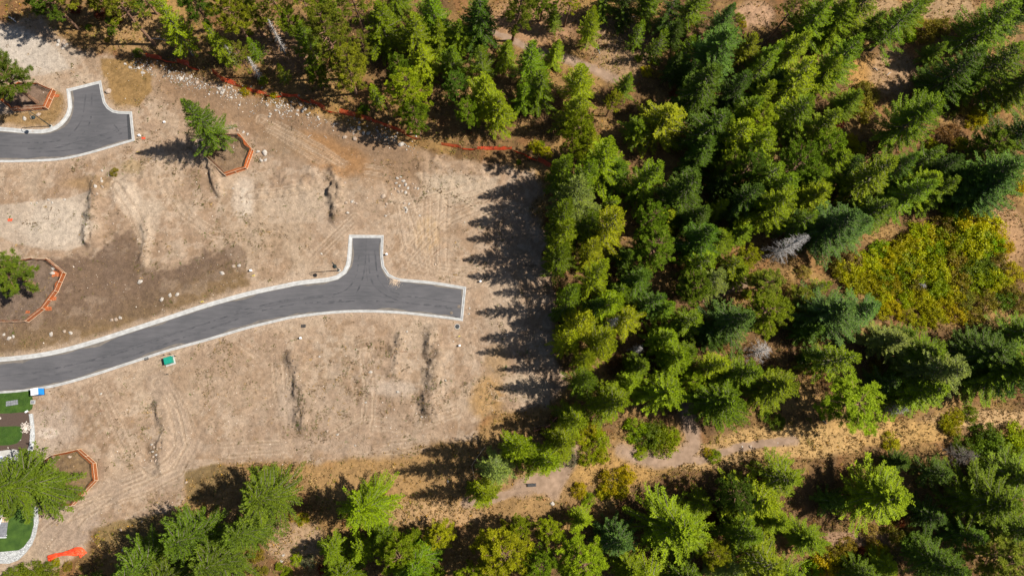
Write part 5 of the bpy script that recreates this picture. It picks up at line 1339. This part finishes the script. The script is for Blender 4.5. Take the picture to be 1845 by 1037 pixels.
# dry grass tufts
rg, px, py, x, y = scatter(125000, 7)
clear = poly_sd(px, py, CLEAR); pch = fbm(x, y, 5, 3, 21)
prob = np.where(clear < 0, .30 + .9 * sstep(.42, .6, pch), .0)
for g in (GOLD1, GOLD2, DARKGR1, DARKGR2): prob = np.maximum(prob, .8 * (poly_sd(px, py, g) > -2))
for g in (RING1, RING3, RING4, RING2): prob = np.maximum(prob, .25 * (poly_sd(px, py, g) > 0))
prob = np.maximum(prob, .35 * sstep(-6, 8, poly_sd(px, py, MULCHED)))
prob = np.maximum(prob, .6 * sstep(30, 5, np.hypot((px - 880), (py - 720) * .7)))
prob = np.maximum(prob, np.where((clear > 0) & (clear < 40), .25 * sstep(40, 0, clear), 0))
for pts, w in TRAILS: prob = np.where(line_d(px, py, pts) / 9 < w * 1.05, 0, prob)
k = (rg.random(len(px)) < prob) & off_road(x, y) & off_garden(px, py)
x, y, px, py = x[k], y[k], px[k], py[k]; n = len(x); zz = gz_arr(x, y); NBL = 4
mul = poly_sd(px, py, MULCHED) > -3; cl = poly_sd(px, py, CLEAR) > 0
base = np.where(rg.random(n)[:, None] < .6, np.array((.34, .22, .085)), np.array((.25, .155, .06)))
base = np.where((rg.random(n) < .12)[:, None], np.array((.36, .20, .03)), base); base = np.where((rg.random(n) < .10)[:, None], np.array((.13, .125, .03)), base)
base = np.where(mul[:, None], np.array((.235, .16, .075)) * rg.uniform(.6, 1.3, (n, 1)), base) * rg.uniform(.7, 1.25, (n, 1))
hgt = np.where(mul | cl, rg.uniform(.08, .2, n), rg.uniform(.18, .5, n))
c = np.repeat(np.column_stack([x, y, zz - .02]), NBL, 0) + np.column_stack([rg.normal(0, .09, (n * NBL, 2)), np.zeros(n * NBL)])
dv = nrmz(np.column_stack([rg.normal(0, .75, (n * NBL, 2)), np.ones(n * NBL)])); sv = nrmz(np.cross(dv, rg.normal(0, 1, dv.shape))); ln = np.repeat(hgt, NBL) * rg.uniform(.7, 1.3, n * NBL)
colr = np.ones((n * NBL, 4)); colr[:, :3] = np.repeat(base, NBL, 0) * rg.uniform(.8, 1.2, (n * NBL, 1))
o = link('dry_grass', mesh_np('dry_grass', quads(c, dv, sv, ln, ln * .32 + .03).reshape(-1, 3), np.arange(4 * n * NBL).reshape(-1, 4), [MAT['straw']], False, {'soil': ('FACE', 'FLOAT_COLOR', colr)}))
o['kind'] = 'stuff'; o['label'] = 'dry straw-coloured grass tufts on the forest floor and banks'; o['category'] = 'grass'
# weeds on bare lots
rg, px, py, x, y = scatter(95000, 8, hi=(1010, 950))
clear = poly_sd(px, py, CLEAR); pch = fbm(x, y, 7, 3, 31); fine = fbm(x, y, 1.8, 2, 32)
prob = .02 + .5 * sstep(.50, .66, pch) * sstep(.42, .6, fine)
for bx0, by0, rr_, a in [(560, 680, 60, .3), (430, 690, 70, .25), (460, 420, 40, .5), (430, 410, 60, .3), (285, 730, 25, .9), (215, 750, 50, .35), (520, 740, 60, .25), (620, 740, 60, .25), (700, 650, 40, .2), (270, 470, 40, .3), (200, 400, 25, .4), (640, 700, 60, .25), (560, 400, 40, .2), (300, 900, 50, .35), (230, 905, 40, .35), (375, 700, 30, .3), (890, 690, 40, .3)]:
    prob = prob + a * np.exp(-((px - bx0) ** 2 + (py - by0) ** 2) / rr_ ** 2) * sstep(.38, .62, fine)
for pts, w, h, dkk in RIDGES: prob = prob + dkk * 1.5 * np.exp(-(line_d(px, py, pts) / (w * 6.5)) ** 2) * sstep(.35, .55, fine)
tr = [(285, 690), (308, 720), (322, 770), (326, 805), (300, 840), (255, 865), (205, 885), (150, 925), (95, 985)]
prob = prob * sstep(14, 30, line_d(px, py, tr))
k = (rg.random(len(px)) < prob * .8) & (clear > -5) & off_road(x, y) & off_garden(px, py)
x, y = x[k], y[k]; n = len(x); zz = gz_arr(x, y); NBL = 7
base = np.where(rg.random(n)[:, None] < .62, np.array((.13, .085, .045)), np.array((.10, .09, .022))); base = np.where((rg.random(n) < .14)[:, None], np.array((.30, .19, .07)), base); base = np.where((rg.random(n) < .05)[:, None], np.array((.07, .12, .015)), base)
sz = np.repeat(rg.uniform(.10, .26, n) * np.where(rg.random(n) < .12, 1.8, 1), NBL)
c = np.repeat(np.column_stack([x, y, zz]), NBL, 0) + np.column_stack([rg.normal(0, .6, (n * NBL, 2)) * sz[:, None], np.zeros(n * NBL)])
dv = nrmz(np.column_stack([rg.normal(0, 1, (n * NBL, 2)), rg.uniform(.2, 1.2, n * NBL)])); sv = nrmz(np.cross(dv, rg.normal(0, 1, dv.shape)))
colr = np.ones((n * NBL, 4)); colr[:, :3] = np.repeat(base, NBL, 0) * rg.uniform(.75, 1.25, (n * NBL, 1))
o = link('weeds', mesh_np('weeds', quads(c, dv, sv, sz, sz * .45).reshape(-1, 3), np.arange(4 * n * NBL).reshape(-1, 4), [MAT['weed']], False, {'soil': ('FACE', 'FLOAT_COLOR', colr)}))
o['kind'] = 'stuff'; o['label'] = 'small brown and green weeds dotted over the bare lots'; o['category'] = 'weeds'
# pebbles and clods
rg, px, py, x, y = scatter(42000, 9, hi=(1060, 1000))
clear = poly_sd(px, py, CLEAR); pch = fbm(x, y, 6, 3, 41)
prob = .10 + .45 * sstep(.5, .66, pch)
for ln_, a in [(r_[0], .9 * r_[3]) for r_ in RIDGES] + list((([(330, 150), (420, 175), (560, 205), (700, 250)], .9), ([(690, 320), (740, 380)], .5), ([(275, 795), (285, 840)], .8), ([(400, 750), (390, 790)], .4), ([(380, 700), (400, 730)], .4), ([(180, 640), (440, 560)], .1), ([(470, 640), (640, 640)], .1))):
    prob = prob + a * np.exp(-(line_d(px, py, ln_) / 26) ** 2)
k = (rg.random(len(px)) < prob * .5) & (clear > -6) & off_road(x, y) & off_garden(px, py); x, y = x[k], y[k]; n = len(x)
r = rg.uniform(.03, .09, n) * np.where(rg.random(n) < .06, 2.0, 1)
colr = np.where(rg.random(n)[:, None] < .55, np.array((.52, .45, .37)), np.array((.27, .19, .135))) * rg.uniform(.7, 1.3, (n, 1))
stones('pebbles', x.copy() if False else np.column_stack([x, y]), gz_arr(x, y), r, colr, 'loose pebbles and clods on the bare lots')
# soil washed over the kerb at the bay
rg = np.random.default_rng(77); q = P(712, 506)[:2] + rg.normal(0, .55, (500, 2)); n = len(q)
stones('washed_soil', q, np.full(n, .02), rg.uniform(.03, .09, n), np.array((.46, .35, .25)) * rg.uniform(.8, 1.2, (n, 1)), 'tan soil washed over the kerb onto the asphalt')
print('objects', len(bpy.data.objects), 'tris', sum(len(m.polygons) for m in bpy.data.meshes))


rg, px, py, x, y = scatter(60000, 19, hi=(900, 860))
prob = np.zeros(len(px))
for pts, w, h, dkk in RIDGES: prob = prob + dkk * .9 * np.exp(-(line_d(px, py, pts) / (w * 5)) ** 2)
k = rg.random(len(px)) < prob; x, y = x[k], y[k]; n = len(x)
stones('soil_clods', np.column_stack([x, y]), gz_arr(x, y), rg.uniform(.06, .26, n) * rg.uniform(.5, 1, n), np.array((.12, .09, .066)) * rg.uniform(.6, 1.8, (n, 1)), 'dark soil clods heaped along the dirt banks')

rg, px, py, x, y = scatter(52000, 23)
clear = poly_sd(px, py, CLEAR); pch = fbm(x, y, 4.2, 3, 61); hue = fbm(x, y, 7, 2, 62)
prob = np.where(clear < -4, sstep(.46, .62, pch) * .75, 0) * np.where(px > 1000, 1.0, .45)
for pts, w in TRAILS: prob = np.where(line_d(px, py, pts) / 9 < w * 1.2, 0, prob)
k = (rg.random(len(px)) < prob) & off_garden(px, py); x, y, hue = x[k], y[k], hue[k]; n = len(x); NBL = 8
base = np.array((.06, .085, .006)) * np.ones((n, 3)); base = np.where((hue > .55)[:, None], np.array((.17, .15, .006)), base); base = np.where((hue < .42)[:, None], np.array((.11, .075, .02)), base)
base = np.where((rg.random(n) < .25)[:, None], np.array((.20, .13, .02)), base); base = np.where((rg.random(n) < .05)[:, None], np.array((.16, .045, .012)), base) * rg.uniform(.6, 1.35, (n, 1))
sz = np.repeat(rg.uniform(.12, .3, n), NBL); zc = np.repeat(rg.uniform(.05, .5, n), NBL)
c = np.repeat(np.column_stack([x, y, gz_arr(x, y)]), NBL, 0) + np.column_stack([rg.normal(0, .2, (n * NBL, 2)), zc * rg.random(n * NBL)])
dv = nrmz(np.column_stack([rg.normal(0, 1, (n * NBL, 2)), rg.uniform(-.1, .9, n * NBL)])); sv = nrmz(np.cross(dv, nrmz(np.array([0, 0, 1.0]) + rg.normal(0, .6, dv.shape))))
colr = np.ones((n * NBL, 4)); colr[:, :3] = np.repeat(base, NBL, 0) * rg.uniform(.75, 1.25, (n * NBL, 1))
o = link('undergrowth', mesh_np('undergrowth', quads(c, dv, sv, sz, sz * .6).reshape(-1, 3), np.arange(4 * n * NBL).reshape(-1, 4), [MAT['weed']], False, {'soil': ('FACE', 'FLOAT_COLOR', colr)}))
o['kind'] = 'stuff'; o['label'] = 'low green and yellowing undergrowth between the forest trees'; o['category'] = 'undergrowth'

rg, px, py, x, y = scatter(30000, 29, lo=(230, 90), hi=(800, 300))
prob = np.zeros(len(px)); pch = fbm(x, y, 3.0, 3, 71)
for ln_, a, w in (([(250, 118), (330, 140), (400, 164), (430, 172)], .55, 11), ([(470, 188), (520, 196), (575, 208)], .8, 14), ([(620, 232), (680, 240), (735, 262)], .45, 13), ([(690, 325), (725, 340), (738, 378)], .5, 16), ([(275, 795), (285, 840)], .9, 9)):
    prob = prob + a * np.exp(-(line_d(px, py, ln_) / w) ** 2) * sstep(.38, .6, pch)
k = rg.random(len(px)) < prob; x, y = x[k], y[k]; n = len(x)
stones('rubble', np.column_stack([x, y]), gz_arr(x, y), rg.uniform(.07, .2, n) * np.where(rg.random(n) < .1, 1.5, 1), np.array((.36, .33, .29)) * rg.uniform(.45, 1.25, (n, 1)), 'pale broken rubble strewn below the long orange fence')
